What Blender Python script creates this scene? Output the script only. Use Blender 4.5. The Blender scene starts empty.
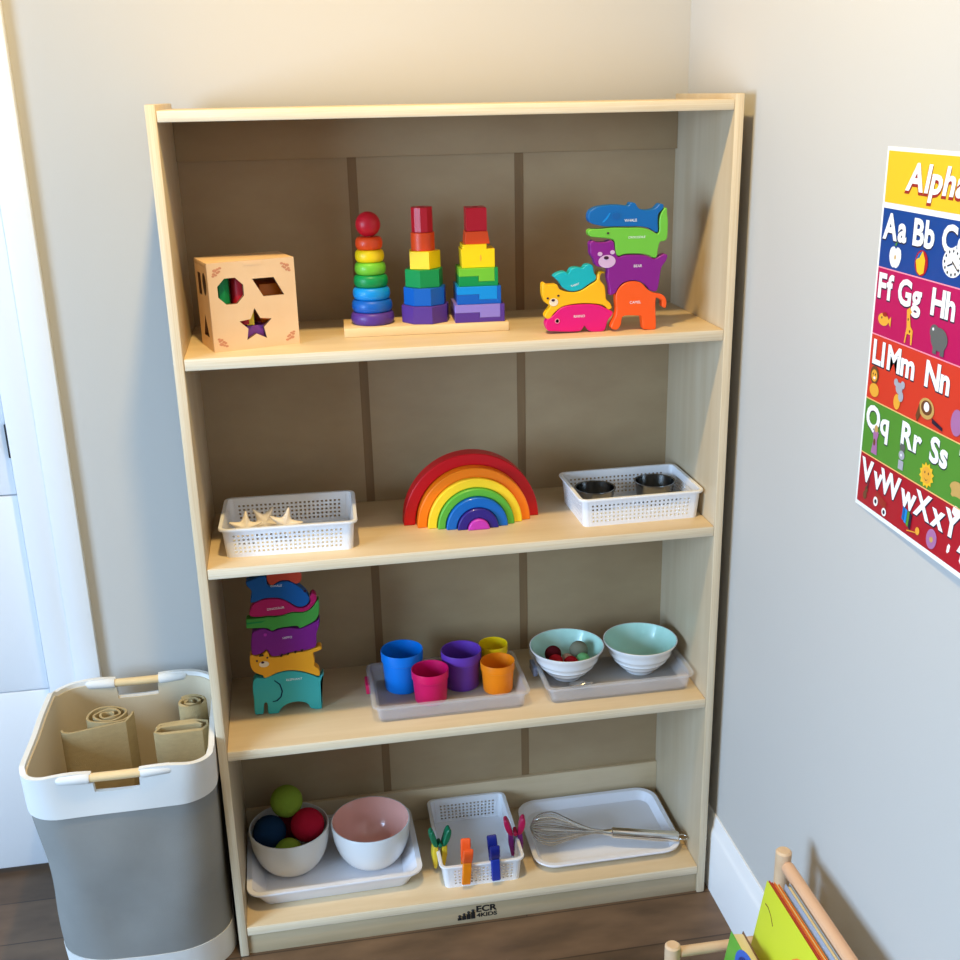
import bpy, bmesh, math, random
from mathutils import Vector, Matrix
random.seed(7)
C = bpy.context.scene.collection
PI = math.pi
W, T, TH = 0.914, 0.016, 0.019
D, H = 0.2787, 1.5163
Z1, Z2, Z3, Z4 = 1.1420, 0.7883, 0.4403, 0.0634
XW, YW, ZC = 0.938, 0.335, 2.50          # right wall, back wall, ceiling
XL, YF = -2.40, -3.60                    # left wall, wall behind the camera

# ------------------------------------------------------------------ materials
def lin(c):
    return tuple((v/255/12.92 if v/255 <= .04045 else ((v/255+.055)/1.055)**2.4) for v in c)

def mat(name, rgb, rough=.5, metal=0., spec=.5, bump=0., bscale=200., var=0., vscale=(8,8,8), coat=0., rgb2=None, sss=0.):
    m = bpy.data.materials.new(name); m.use_nodes = True
    nt = m.node_tree; b = nt.nodes['Principled BSDF']
    c = lin(rgb)
    b.inputs['Base Color'].default_value = (*c, 1)
    b.inputs['Roughness'].default_value = rough
    b.inputs['Metallic'].default_value = metal
    b.inputs['Specular IOR Level'].default_value = spec
    b.inputs['Coat Weight'].default_value = coat
    if bump or var or rgb2:
        tc = nt.nodes.new('ShaderNodeTexCoord')
    if var or rgb2:
        mp = nt.nodes.new('ShaderNodeMapping'); mp.inputs['Scale'].default_value = vscale
        nt.links.new(tc.outputs['Object'], mp.inputs['Vector'])
        n = nt.nodes.new('ShaderNodeTexNoise'); n.inputs['Scale'].default_value = 1; n.inputs['Detail'].default_value = 6
        n.inputs['Roughness'].default_value = .6
        nt.links.new(mp.outputs['Vector'], n.inputs['Vector'])
        r = nt.nodes.new('ShaderNodeValToRGB')
        c2 = lin(rgb2) if rgb2 else tuple(v*(1-var) for v in c)
        r.color_ramp.elements[0].position = .3; r.color_ramp.elements[1].position = .7
        r.color_ramp.elements[0].color = (*c2, 1); r.color_ramp.elements[1].color = (*c, 1)
        nt.links.new(n.outputs['Fac'], r.inputs['Fac'])
        nt.links.new(r.outputs['Color'], b.inputs['Base Color'])
    if bump:
        n2 = nt.nodes.new('ShaderNodeTexNoise'); n2.inputs['Scale'].default_value = bscale; n2.inputs['Detail'].default_value = 3
        nt.links.new(tc.outputs['Object'], n2.inputs['Vector'])
        bp = nt.nodes.new('ShaderNodeBump'); bp.inputs['Strength'].default_value = bump; bp.inputs['Distance'].default_value = .002
        nt.links.new(n2.outputs['Fac'], bp.inputs['Height']); nt.links.new(bp.outputs['Normal'], b.inputs['Normal'])
    return m

M = {}
M['wall'] = mat('wall_paint', (198,195,190), .75, spec=.25, bump=.05, bscale=350)
M['far_wall'] = mat('far_wall_darkened', (140,131,118), .8)  # unseen walls, coloured dark to cut the light they bounce back
M['ceiling'] = mat('ceiling_paint', (216,206,188), .85)  # unseen ceiling, tinted cream to warm the bounced light
M['white_trim'] = mat('white_trim_paint', (238,239,241), .38)
M['door'] = mat('door_paint', (236,238,242), .42)
M['birch_x'] = mat('birch_along_shelf', (224,202,168), .42, rgb2=(210,185,146), vscale=(2.2,26,26))
M['birch_z'] = mat('birch_upright', (203,186,158), .42, rgb2=(190,169,136), vscale=(26,26,2.2))  # uprights coloured darker and greyer to offset strong window light
M['birch_back'] = mat('birch_back_shaded', (178,154,118), .5, rgb2=(162,136,102), vscale=(3.5,10,7))  # birch darkened: the shade inside the shelves is put into the colour
M['ply_edge'] = mat('ply_edge', (240,226,200), .5, rgb2=(222,200,164), vscale=(6,6,420))
M['ply_edge_z'] = mat('ply_edge_upright', (234,218,190), .5, rgb2=(214,190,152), vscale=(420,6,5))
M['toe'] = mat('birch_toe_shaded', (196,176,144), .5, rgb2=(180,158,122), vscale=(2.2,26,26))  # birch darkened in colour for the weak light at the foot
M['seam'] = mat('back_seam_brown', (140,110,74), .6, var=.2, vscale=(40,40,4))  # strips of darker brown than the back panel
M['pine'] = mat('pale_pine', (238,212,164), .5, rgb2=(226,192,138), vscale=(5,30,30))
M['cube_wood'] = mat('sorter_wood', (238,202,160), .5, rgb2=(228,188,142), vscale=(6,20,6))
M['dowel'] = mat('beech_dowel', (226,196,160), .5, rgb2=(212,176,138), vscale=(20,4,20))
M['rail_wood'] = mat('rail_beech', (224,184,150), .45, rgb2=(214,168,132), vscale=(20,3,20))
M['white_plastic'] = mat('white_plastic', (240,240,243), .35)
M['white_tray'] = mat('white_melamine', (238,237,243), .25)
M['steel'] = mat('polished_steel', (222,220,216), .16, metal=1)
M['wire'] = mat('steel_wire', (214,210,204), .25, metal=1)
M['dark_steel'] = mat('tin_steel', (120,118,115), .2, metal=1)
M['black'] = mat('black_ink', (22,20,20), .6)
M['hinge'] = mat('black_metal', (30,30,32), .4, metal=.6)
M['porcelain'] = mat('white_porcelain', (240,240,240), .18, coat=.3)
M['mint'] = mat('mint_glaze', (190,234,220), .2, coat=.3)
M['bisque'] = mat('cream_bowl', (232,228,222), .35)
M['pink'] = mat('pink_glaze', (250,190,176), .2, coat=.3)
M['grey_canvas'] = mat('grey_canvas', (150,148,143), .9, spec=.1, bump=.35, bscale=900, var=.08, vscale=(14,14,14))
M['white_canvas'] = mat('white_canvas', (232,229,224), .9, spec=.1, bump=.3, bscale=900)
M['liner'] = mat('cream_liner', (214,198,170), .9, spec=.1, bump=.3, bscale=700)
M['burlap'] = mat('tan_cloth_mat', (188,165,122), .95, spec=.05, bump=.6, bscale=650, var=.12, vscale=(60,60,160))
M['paper'] = mat('white_paper', (244,243,240), .5)
M['pages'] = mat('book_pages', (236,222,186), .8)
M['white_ink'] = mat('white_lettering', (247,247,247), .55)

def felt(name, rgb): M[name] = mat(name, rgb, .95, spec=.05, bump=.7, bscale=500)
for n, c in dict(felt_green=(140,166,58), felt_navy=(26,52,82), felt_red=(196,32,58), felt_maroon=(120,24,38),
                 pom_dark=(92,24,30), pom_red=(190,34,42), pom_peach=(226,182,160), pom_grey=(136,134,112), pom_mint=(128,196,128)).items(): felt(n, c)
def paint(name, rgb, rough=.42): M[name] = mat(name, rgb, rough, spec=.35, coat=.05)
for n, c in dict(red=(196,20,38), orange_red=(232,74,24), orange=(246,128,20), yellow=(246,208,14), lemon=(250,220,60), light_green=(112,190,50), green=(6,140,72),
                 sky=(10,140,218), blue=(14,92,184), navy=(24,40,120), indigo=(50,34,118), purple=(84,52,140), violet=(118,56,150), lilac=(140,122,200),
                 orchid=(186,52,176), a_blue=(0,100,172), a_green=(112,192,62), a_purple=(134,24,134), a_orange=(250,92,24), a_teal=(14,176,184), a_yellow=(250,186,16),
                 a_magenta=(224,16,118), e_teal=(52,172,172), t_yellow=(244,168,36), h_purple=(128,28,134), c_green=(72,160,66), d_magenta=(190,22,96), w_blue=(8,92,164),
                 o_red=(206,72,48), pale=(244,222,190), pale_violet=(214,176,210), nose=(60,26,50), stripe=(60,36,20),
                 cup_blue=(0,122,222), cup_magenta=(214,16,94), cup_purple=(106,56,166), cup_yellow=(246,208,10), cup_orange=(252,138,14),
                 r_red=(206,12,24), r_orange=(252,128,14), r_yellow=(254,214,44), r_green=(92,178,58), r_blue=(6,102,190), r_indigo=(44,30,128), r_pink=(196,56,178),
                 pin_orange=(244,92,34), pin_amber=(244,136,16), pin_blue=(34,56,160), pin_navy=(18,30,120), pin_green=(10,112,74), pin_gold=(226,196,48), pin_red=(190,20,76), pin_violet=(124,28,116),
                 b_lime=(206,214,52), b_green=(96,168,58), b_rust=(196,74,40), b_grey=(150,164,184), b_blue=(60,100,190), b_violet=(92,70,160), b_brown=(120,88,62), b_orange=(240,140,50), b_cream=(240,220,160),
                 etch=(206,140,104), clip_red=(200,24,84), clip_slate=(120,128,150)).items(): paint(n, c)
for n, c in dict(p_yellow=(242,192,40), p_blue=(0,64,142), p_magenta=(186,0,86), p_red=(212,56,34), p_green=(80,142,46), p_crimson=(172,8,34),
                 p_pink=(250,150,170), p_rule_o=(246,190,120), p_grey=(96,98,96), p_brown=(110,66,36), p_ochre=(236,170,56), p_tan=(200,160,90), p_lilac=(170,110,160), p_rustred=(160,40,30), p_silver=(170,170,180), p_dark=(26,24,50)).items():
    M[n] = mat(n, c, .4)

# translucent plastic of the storage-lid trays
m = bpy.data.materials.new('frosted_clear_plastic'); m.use_nodes = True
nt = m.node_tree; b = nt.nodes['Principled BSDF']; b.inputs['Base Color'].default_value = (.93,.93,.95,1); b.inputs['Roughness'].default_value = .25
tr = nt.nodes.new('ShaderNodeBsdfTransparent'); tr.inputs['Color'].default_value = (.95,.95,.97,1)
mx = nt.nodes.new('ShaderNodeMixShader'); mx.inputs['Fac'].default_value = .22
nt.links.new(tr.outputs[0], mx.inputs[1]); nt.links.new(b.outputs[0], mx.inputs[2]); nt.links.new(mx.outputs[0], nt.nodes['Material Output'].inputs['Surface'])
M['clear'] = m

# plank floor
m = bpy.data.materials.new('dark_plank_floor'); m.use_nodes = True
nt = m.node_tree; b = nt.nodes['Principled BSDF']; b.inputs['Roughness'].default_value = .42
tc = nt.nodes.new('ShaderNodeTexCoord')
br = nt.nodes.new('ShaderNodeTexBrick'); br.inputs['Scale'].default_value = 1
br.inputs['Brick Width'].default_value = 1.1; br.inputs['Row Height'].default_value = .125; br.inputs['Mortar Size'].default_value = .0016
br.inputs['Color1'].default_value = (*lin((106,85,67)),1); br.inputs['Color2'].default_value = (*lin((86,68,52)),1); br.inputs['Mortar'].default_value = (*lin((66,51,40)),1)
nt.links.new(tc.outputs['Object'], br.inputs['Vector'])
mp = nt.nodes.new('ShaderNodeMapping'); mp.inputs['Scale'].default_value = (4,11,1); nt.links.new(tc.outputs['Object'], mp.inputs['Vector'])
n = nt.nodes.new('ShaderNodeTexNoise'); n.inputs['Detail'].default_value = 8; n.inputs['Scale'].default_value = 1.5; nt.links.new(mp.outputs[0], n.inputs['Vector'])
r = nt.nodes.new('ShaderNodeValToRGB'); r.color_ramp.elements[0].position = .25; r.color_ramp.elements[1].position = .75
r.color_ramp.elements[0].color = (.50,.48,.46,1); r.color_ramp.elements[1].color = (1.4,1.34,1.26,1)
nt.links.new(n.outputs['Fac'], r.inputs['Fac'])
mm = nt.nodes.new('ShaderNodeMixRGB'); mm.blend_type = 'MULTIPLY'; mm.inputs['Fac'].default_value = 1
nt.links.new(br.outputs['Color'], mm.inputs['Color1']); nt.links.new(r.outputs['Color'], mm.inputs['Color2']); nt.links.new(mm.outputs[0], b.inputs['Base Color'])
M['floor'] = m

# ------------------------------------------------------------------ geometry helpers
class MB:
    def __init__(s): s.v = []; s.f = []; s.m = []
    def add(s, vs, fs, mi=0):
        o = len(s.v); s.v += [tuple(v) for v in vs]
        for f in fs: s.f.append(tuple(i+o for i in f)); s.m.append(mi)
        return s
    def build(s, name, mats, parent=None, loc=None, rot=None, angle=35, recalc=True):
        me = bpy.data.meshes.new(name); me.from_pydata(s.v, [], s.f)
        if not isinstance(mats, (list, tuple)): mats = [mats]
        for x in mats: me.materials.append(M[x])
        me.polygons.foreach_set('material_index', s.m)
        if recalc:
            bm = bmesh.new(); bm.from_mesh(me); bmesh.ops.recalc_face_normals(bm, faces=bm.faces); bm.to_mesh(me); bm.free()
        me.polygons.foreach_set('use_smooth', [True]*len(me.polygons)); me.set_sharp_from_angle(angle=math.radians(angle)); me.update()
        o = bpy.data.objects.new(name, me); C.objects.link(o)
        if parent: o.parent = parent
        if loc: o.location = loc
        if rot: o.rotation_euler = rot
        return o

def tag(o, label=None, cat=None, group=None, kind=None):
    if label: o['label'] = label
    if cat: o['category'] = cat
    if group: o['group'] = group
    if kind: o['kind'] = kind
    return o
def thing(name, label, cat, loc=(0,0,0), rot=(0,0,0), group=None):
    o = bpy.data.objects.new(name, None); C.objects.link(o); o.empty_display_size = .02
    o.location = loc; o.rotation_euler = rot
    return tag(o, label, cat, group)
def struct(o): o['kind'] = 'structure'; return o

def box(mb, x0,x1,y0,y1,z0,z1, bev=0., mi=0, seg=2):
    bm = bmesh.new(); bmesh.ops.create_cube(bm, size=1)
    for v in bm.verts: v.co = Vector(((x0+x1)/2+v.co.x*(x1-x0), (y0+y1)/2+v.co.y*(y1-y0), (z0+z1)/2+v.co.z*(z1-z0)))
    if bev: bmesh.ops.bevel(bm, geom=bm.edges[:], offset=bev, segments=seg, affect='EDGES', profile=.5)
    bm.verts.index_update()
    mb.add([v.co[:] for v in bm.verts], [[v.index for v in f.verts] for f in bm.faces], mi); bm.free(); return mb
def lathe(mb, prof, n=48, c=(0,0,0), mi=0, mis=None):
    vs = []; fs = []
    rows = []
    for r, z in prof:
        if r < 1e-6: rows.append([len(vs)]); vs.append((c[0],c[1],c[2]+z))
        else:
            rows.append(list(range(len(vs), len(vs)+n))); vs += [(c[0]+r*math.cos(2*PI*i/n), c[1]+r*math.sin(2*PI*i/n), c[2]+z) for i in range(n)]
    segs = []
    for k in range(len(rows)-1):
        a, b = rows[k], rows[k+1]; f = []
        for i in range(n):
            j = (i+1) % n
            if len(a) == 1 and len(b) == 1: continue
            if len(a) == 1: f.append((a[0], b[j], b[i]))
            elif len(b) == 1: f.append((a[i], a[j], b[0]))
            else: f.append((a[i], a[j], b[j], b[i]))
        segs.append(f)
    o = len(mb.v); mb.v += vs
    for k, f in enumerate(segs):
        for q in f: mb.f.append(tuple(i+o for i in q)); mb.m.append(mis[k] if mis else mi)
    return mb
def ball(mb, c, r, n=28, mi=0, sq=1.):
    k = n//2
    return lathe(mb, [(r*math.sin(PI*i/k), -r*sq*math.cos(PI*i/k)) for i in range(k+1)], n, c, mi)
def tube(mb, path, r, n=10, closed=False, mi=0):
    P = [Vector(p) for p in path]; N = len(P)
    rr = r if isinstance(r, (list, tuple)) else [r]*N
    vs = []; fs = []
    up = None
    for i in range(N):
        t = (P[(i+1) % N]-P[i-1]) if closed else (P[min(i+1,N-1)]-P[max(i-1,0)])
        t.normalize()
        if up is None:
            up = Vector((0,0,1)) if abs(t.z) < .9 else Vector((1,0,0))
        a = (up - t*up.dot(t)).normalized(); up = a; b = t.cross(a)
        vs += [P[i]+(a*math.cos(2*PI*k/n)+b*math.sin(2*PI*k/n))*rr[i] for k in range(n)]
    for i in range(N if closed else N-1):
        j = (i+1) % N
        for k in range(n):
            l = (k+1) % n; fs.append((i*n+k, i*n+l, j*n+l, j*n+k))
    if not closed: fs += [tuple(range(n)), tuple((N-1)*n+k for k in range(n))]
    return mb.add(vs, fs, mi)
def area(p): return sum(p[i-1][0]*p[i][1]-p[i][0]*p[i-1][1] for i in range(len(p)))/2
def smooth(p, k=3):
    out = []; n = len(p)
    for i in range(n):
        p0, p1, p2, p3 = p[i-1], p[i], p[(i+1) % n], p[(i+2) % n]
        for s in range(k):
            t = s/k
            out.append(tuple(.5*(2*p1[d]+(p2[d]-p0[d])*t+(2*p0[d]-5*p1[d]+4*p2[d]-p3[d])*t*t+(3*p1[d]-p0[d]-3*p2[d]+p3[d])*t**3) for d in (0,1)))
    return out
def inset(p, e):
    s = 1 if area(p) > 0 else -1; n = len(p); out = []
    for i in range(n):
        a, b, c = Vector(p[i-1]), Vector(p[i]), Vector(p[(i+1) % n])
        d1, d2 = (b-a), (c-b)
        if d1.length < 1e-9 or d2.length < 1e-9: out.append(tuple(b)); continue
        d1.normalize(); d2.normalize()
        m = Vector((-(d1.y+d2.y), d1.x+d2.x))
        if m.length < 1e-6: out.append(tuple(b)); continue
        m.normalize(); k = max(.5, m.dot(Vector((-d1.y, d1.x))))
        out.append(tuple(b+m*(s*e/k)))
    return out
def prism(mb, poly, d0, d1, plane='xz', bev=0., mi=0):
    """outline in a plane, thickness d0..d1 along the third axis; bev rounds both rims"""
    def P(q, d):
        if plane == 'xz': return (q[0], d, q[1])
        if plane == 'yz': return (d, q[0], q[1])
        return (q[0], q[1], d)
    rings = [(poly, d0), (poly, d1)] if not bev else [(inset(poly, bev), d0), (poly, d0+bev*(1 if d1 > d0 else -1)), (poly, d1-bev*(1 if d1 > d0 else -1)), (inset(poly, bev), d1)]
    n = len(poly); vs = []; fs = []
    for q, d in rings: vs += [P(x, d) for x in q]
    for k in range(len(rings)-1):
        for i in range(n):
            j = (i+1) % n; fs.append((k*n+i, k*n+j, (k+1)*n+j, (k+1)*n+i))
    fs += [tuple(range(n)), tuple(range((len(rings)-1)*n, len(rings)*n))]
    return mb.add(vs, fs, mi)
def rrect(w, d, r, k=6, cx=0, cy=0):
    out = []
    for qx, qy, a0 in ((1,1,0), (-1,1,90), (-1,-1,180), (1,-1,270)):
        for i in range(k+1):
            a = math.radians(a0+90*i/k); out.append((cx+qx*(w/2-r)+r*math.cos(a), cy+qy*(d/2-r)+r*math.sin(a)))
    return out
def loft(mb, rings, cap0=True, cap1=True, mi=0, mis=None):
    n = len(rings[0]); vs = [p for r in rings for p in r]; o = len(mb.v); mb.v += [tuple(v) for v in vs]
    for k in range(len(rings)-1):
        for i in range(n):
            j = (i+1) % n; mb.f.append((o+k*n+i, o+k*n+j, o+(k+1)*n+j, o+(k+1)*n+i)); mb.m.append(mis[k] if mis else mi)
    if cap0: mb.f.append(tuple(o+i for i in range(n))); mb.m.append(mi)
    if cap1: mb.f.append(tuple(o+(len(rings)-1)*n+i for i in range(n))); mb.m.append(mi)
    return mb
def ngon(n, r, ph=0.): return [(r*math.cos(2*PI*i/n+ph), r*math.sin(2*PI*i/n+ph)) for i in range(n)]
def ell(cx, cy, rx, ry, n=24): return [(cx+rx*math.cos(2*PI*i/n), cy+ry*math.sin(2*PI*i/n)) for i in range(n)]
_tc = {}
def text_geo(s, bold=.02):
    if (s, bold) in _tc: return _tc[(s, bold)]
    cu = bpy.data.curves.new('t', 'FONT'); cu.body = s; cu.size = 1; cu.offset = bold; cu.resolution_u = 3
    o = bpy.data.objects.new('t', cu); C.objects.link(o); bpy.context.view_layer.update()
    me = bpy.data.meshes.new_from_object(o.evaluated_get(bpy.context.evaluated_depsgraph_get()))
    g = ([tuple(v.co) for v in me.vertices], [tuple(p.vertices) for p in me.polygons])
    bpy.data.objects.remove(o); bpy.data.meshes.remove(me); bpy.data.curves.remove(cu)
    _tc[(s, bold)] = g; return g
def text(mb, s, f, size, x=0, y=0, mi=0, bold=.02, center=False, shear=0., rot=0., width=None):
    """letters in a plane: f maps (right, up) to a point"""
    vs, fs = text_geo(s, bold)
    x0, x1 = min(v[0] for v in vs), max(v[0] for v in vs)
    sx = size if width is None else width/(x1-x0)
    ca, sa = math.cos(rot), math.sin(rot); out = []
    for v in vs:
        a = (v[0]-(x0+x1)/2 if center else v[0]-x0)*sx + v[1]*size*shear; b_ = v[1]*size
        out.append(f(x+a*ca-b_*sa, y+a*sa+b_*ca))
    return mb.add(out, fs, mi)

OUT = {}
OUT["whale"]=[(669.8,189.8),(672.3,198.3),(682.7,204.6),(699.7,207.2),(720.7,207.3),(736.5,205.3),(740.4,210.1),(748.3,209.3),(755.1,200.4),(768.5,197.4),(781.7,199.5),(789.5,206.7),(796.2,205.2),(796.4,199.0),(788.6,190.5),(787.7,178.0),(788.7,162.9),(784.2,161.0),(771.9,168.0),(755.8,171.2),(737.2,171.9),(716.0,172.6),(697.5,173.3),(687.0,175.5),(676.4,178.4),(671.2,182.8)]
OUT["croc"]=[(670.0,166.1),(675.2,170.2),(692.3,170.3),(710.7,171.6),(737.2,170.6),(758.5,169.8),(774.7,165.4),(785.6,159.2),(790.3,162.8),(789.8,177.9),(792.1,190.4),(797.7,198.9),(802.5,198.8),(803.3,190.0),(805.1,177.4),(804.6,152.1),(799.4,146.0),(792.7,145.0),(789.5,134.9),(788.0,122.2),(782.7,119.4),(770.4,125.0),(754.2,127.5),(732.8,127.6),(722.2,125.0),(716.7,130.3),(715.1,145.5),(711.1,152.0),(700.4,154.4),(684.6,156.3),(672.7,158.5)]
OUT["bear"]=[(672.8,147.2),(678.0,152.1),(686.0,149.2),(700.5,149.2),(707.1,151.4),(713.8,148.1),(715.2,139.2),(718.1,129.0),(722.2,124.0),(732.8,126.6),(754.2,126.2),(770.4,123.7),(782.7,118.4),(792.1,122.1),(801.4,125.5),(806.1,122.8),(803.7,113.9),(796.7,103.9),(794.4,91.1),(791.5,70.4),(787.0,64.1),(777.4,66.4),(770.4,74.0),(760.7,80.9),(747.1,84.1),(731.0,81.0),(723.1,73.6),(717.9,64.8),(709.8,61.2),(707.6,63.9),(706.9,76.9),(703.5,90.0),(703.3,105.9),(691.8,107.9),(683.7,111.3),(679.7,121.7),(674.3,129.5),(673.7,139.6)]
OUT["camel"]=[(711.7,12.6),(718.0,25.5),(719.7,38.6),(718.3,51.7),(719.2,65.5),(727.1,76.8),(739.1,82.7),(752.6,82.6),(763.5,78.5),(773.3,68.1),(785.7,61.8),(799.5,58.3),(806.6,48.7),(806.2,36.9),(802.9,35.7),(799.5,38.5),(798.4,47.8),(792.8,51.5),(788.2,52.2),(787.9,33.8),(789.6,4.5),(784.7,0.0),(772.3,0.7),(766.8,3.1),(763.6,21.9),(756.7,24.8),(734.8,26.0),(729.5,21.0),(728.3,11.8),(721.6,3.4),(712.1,5.5)]
OUT["teal"]=[(614.3,95.6),(621.7,100.8),(633.5,103.1),(638.8,99.6),(644.0,107.0),(653.3,109.1),(663.9,107.4),(667.8,111.5),(675.7,113.2),(681.1,109.2),(683.0,98.9),(686.6,93.6),(685.3,86.5),(674.7,80.5),(661.5,72.1),(648.2,69.4),(637.5,71.5),(628.3,77.6),(624.3,84.9),(617.7,91.6)]
OUT["cat"]=[(595.3,83.7),(599.3,86.1),(603.2,82.8),(613.7,82.8),(620.3,82.0),(624.3,74.7),(633.6,70.4),(648.2,68.4),(661.5,70.9),(674.7,78.7),(686.7,85.9),(688.7,94.3),(690.0,99.3),(694.5,100.9),(700.6,99.6),(701.2,96.8),(695.9,96.3),(693.5,90.7),(694.7,84.3),(701.5,76.2),(703.3,63.2),(704.5,54.0),(711.3,47.2),(714.2,38.7),(707.5,36.4),(702.0,41.7),(693.9,45.5),(675.0,48.2),(653.6,48.7),(632.3,45.9),(621.7,40.4),(613.7,33.1),(608.3,26.3),(601.7,26.6),(599.1,32.0),(604.4,40.8),(608.4,47.1),(600.5,52.6),(595.8,63.2),(594.8,73.5)]
OUT["rhino"]=[(600.3,18.9),(604.4,26.5),(613.7,32.0),(624.3,42.1),(637.6,46.7),(659.0,47.7),(680.4,46.9),(693.9,44.1),(704.7,38.6),(715.4,32.9),(714.6,26.6),(707.7,18.5),(703.9,5.5),(698.5,0.0),(680.9,0.2),(672.7,4.0),(667.3,10.6),(663.3,5.1),(656.6,2.2),(632.4,2.8),(616.3,4.4),(605.6,5.5),(601.7,11.0)]
OUT["elephant"]=[(62.6,4.7),(63.3,30.7),(63.0,52.9),(65.2,71.0),(72.2,78.2),(84.8,76.0),(96.2,78.7),(111.0,83.2),(130.5,85.4),(152.8,81.3),(171.6,73.3),(185.8,66.1),(192.8,74.5),(194.1,68.8),(188.4,56.5),(189.4,37.8),(187.1,4.4),(184.5,0.2),(176.3,0.1),(165.1,4.1),(160.8,13.2),(148.2,19.3),(131.9,19.4),(118.5,14.7),(109.7,6.4),(106.0,0.1),(94.6,0.0),(86.7,2.5),(86.7,22.3),(81.9,22.9),(78.7,3.5),(70.4,1.9)]
OUT["tiger"]=[(64.1,123.8),(68.4,125.8),(76.0,122.4),(89.0,126.4),(94.2,131.2),(98.3,123.5),(101.0,117.4),(120.1,117.1),(139.7,121.8),(155.8,121.8),(168.7,123.3),(181.9,126.9),(191.7,129.4),(194.6,123.7),(184.6,119.3),(177.9,116.4),(180.1,101.6),(178.7,90.8),(185.4,84.5),(188.0,75.0),(184.3,68.8),(171.7,74.7),(152.9,82.8),(130.6,86.8),(111.1,84.3),(99.5,79.8),(91.3,76.7),(84.9,76.7),(83.7,81.6),(76.0,85.1),(67.1,92.7),(62.7,107.7)]
OUT["hippo"]=[(69.5,157.2),(72.2,169.3),(80.4,173.8),(93.2,175.6),(107.8,168.3),(118.1,171.5),(137.3,173.0),(156.1,169.2),(172.4,173.6),(188.9,181.1),(195.0,186.5),(193.1,172.4),(187.1,155.2),(185.8,137.3),(182.0,128.7),(168.9,125.1),(152.7,124.0),(139.8,123.2),(120.3,118.9),(104.3,118.5),(99.1,125.2),(94.4,133.0),(87.6,128.0),(76.2,124.2),(68.5,126.9),(67.7,143.1)]
OUT["crocodile"]=[(64.3,196.7),(76.2,197.2),(91.9,197.3),(101.4,198.4),(110.7,197.1),(126.6,197.9),(145.9,202.2),(161.6,200.3),(174.5,202.8),(184.6,210.6),(191.6,220.4),(195.9,221.8),(195.3,204.2),(192.8,192.0),(185.8,182.1),(172.5,175.3),(157.7,169.8),(153.3,174.5),(137.4,174.8),(118.3,173.3),(107.8,169.4),(99.5,175.6),(80.8,178.0),(63.6,179.1),(63.3,186.2)]
OUT["dino"]=[(70.3,208.3),(75.1,220.1),(82.0,228.1),(98.1,233.4),(110.6,233.9),(126.1,231.6),(141.2,223.1),(153.0,213.1),(165.5,210.1),(175.2,213.3),(180.6,221.6),(179.5,228.7),(184.9,236.9),(190.9,232.8),(191.9,223.9),(184.7,212.3),(174.6,203.9),(161.7,201.7),(146.0,203.3),(126.7,198.9),(101.6,200.1),(85.8,199.7),(73.5,202.0)]
OUT["bluewhale"]=[(70.2,270.8),(79.7,273.3),(95.7,278.6),(106.3,275.8),(106.7,262.0),(114.2,257.8),(128.8,265.0),(144.4,264.5),(159.4,255.1),(171.1,243.5),(178.2,232.3),(179.1,223.5),(173.8,215.2),(162.4,211.8),(153.2,214.9),(141.3,224.2),(126.2,232.7),(110.7,234.9),(98.2,234.5),(82.1,229.1),(74.4,230.6),(77.8,251.1),(71.0,262.1)]
OUT["top"]=[(107.7,266.1),(106.6,279.2),(110.8,292.5),(125.2,298.0),(146.8,296.0),(161.8,287.7),(168.6,273.3),(165.5,261.5),(156.4,258.2),(144.5,265.9),(128.9,266.4),(115.2,259.1)]
# ------------------------------------------------------------------ the room
mb = MB(); box(mb, XL-.1, XW+.1, YF-.1, YW+.25, -.06, 0); struct(mb.build('floor', 'floor'))
mb = MB(); box(mb, XL-.1, XW+.1, YF-.1, YW+.25, ZC, ZC+.06); struct(mb.build('ceiling', 'ceiling'))
mb = MB(); box(mb, XW, XW+.1, YF-.1, YW+.1, 0, ZC); struct(mb.build('wall_right', 'wall'))
DX0, DX1, DZ = -1.16, -.300, 2.045          # door opening in the back wall
mb = MB(); box(mb, DX1, XW, YW, YW+.1, 0, ZC); box(mb, XL, DX0, YW, YW+.1, 0, ZC); box(mb, DX0, DX1, YW, YW+.1, DZ, ZC); struct(mb.build('wall_back', 'wall'))
mb = MB(); box(mb, XL-.1, XW+.1, YF-.1, YF, 0, ZC); struct(mb.build('wall_front', 'far_wall'))
WY0, WY1, WZ0, WZ1 = -2.60, -1.00, .60, 1.95  # window in the left wall, outside the frame
mb = MB()
box(mb, XL-.1, XL, YF, WY0, 0, ZC); box(mb, XL-.1, XL, WY1, YW+.1, 0, ZC); box(mb, XL-.1, XL, WY0, WY1, 0, WZ0); box(mb, XL-.1, XL, WY0, WY1, WZ1, ZC)
struct(mb.build('wall_left', 'far_wall'))
mb = MB()
for a in ((WY0,WY0+.05,WZ0,WZ1), (WY1-.05,WY1,WZ0,WZ1), (WY0,WY1,WZ0,WZ0+.05), (WY0,WY1,WZ1-.05,WZ1), ((WY0+WY1)/2-.02,(WY0+WY1)/2+.02,WZ0,WZ1)):
    box(mb, XL-.08, XL-.03, *a)
struct(mb.build('window_1', 'white_trim'))

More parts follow.
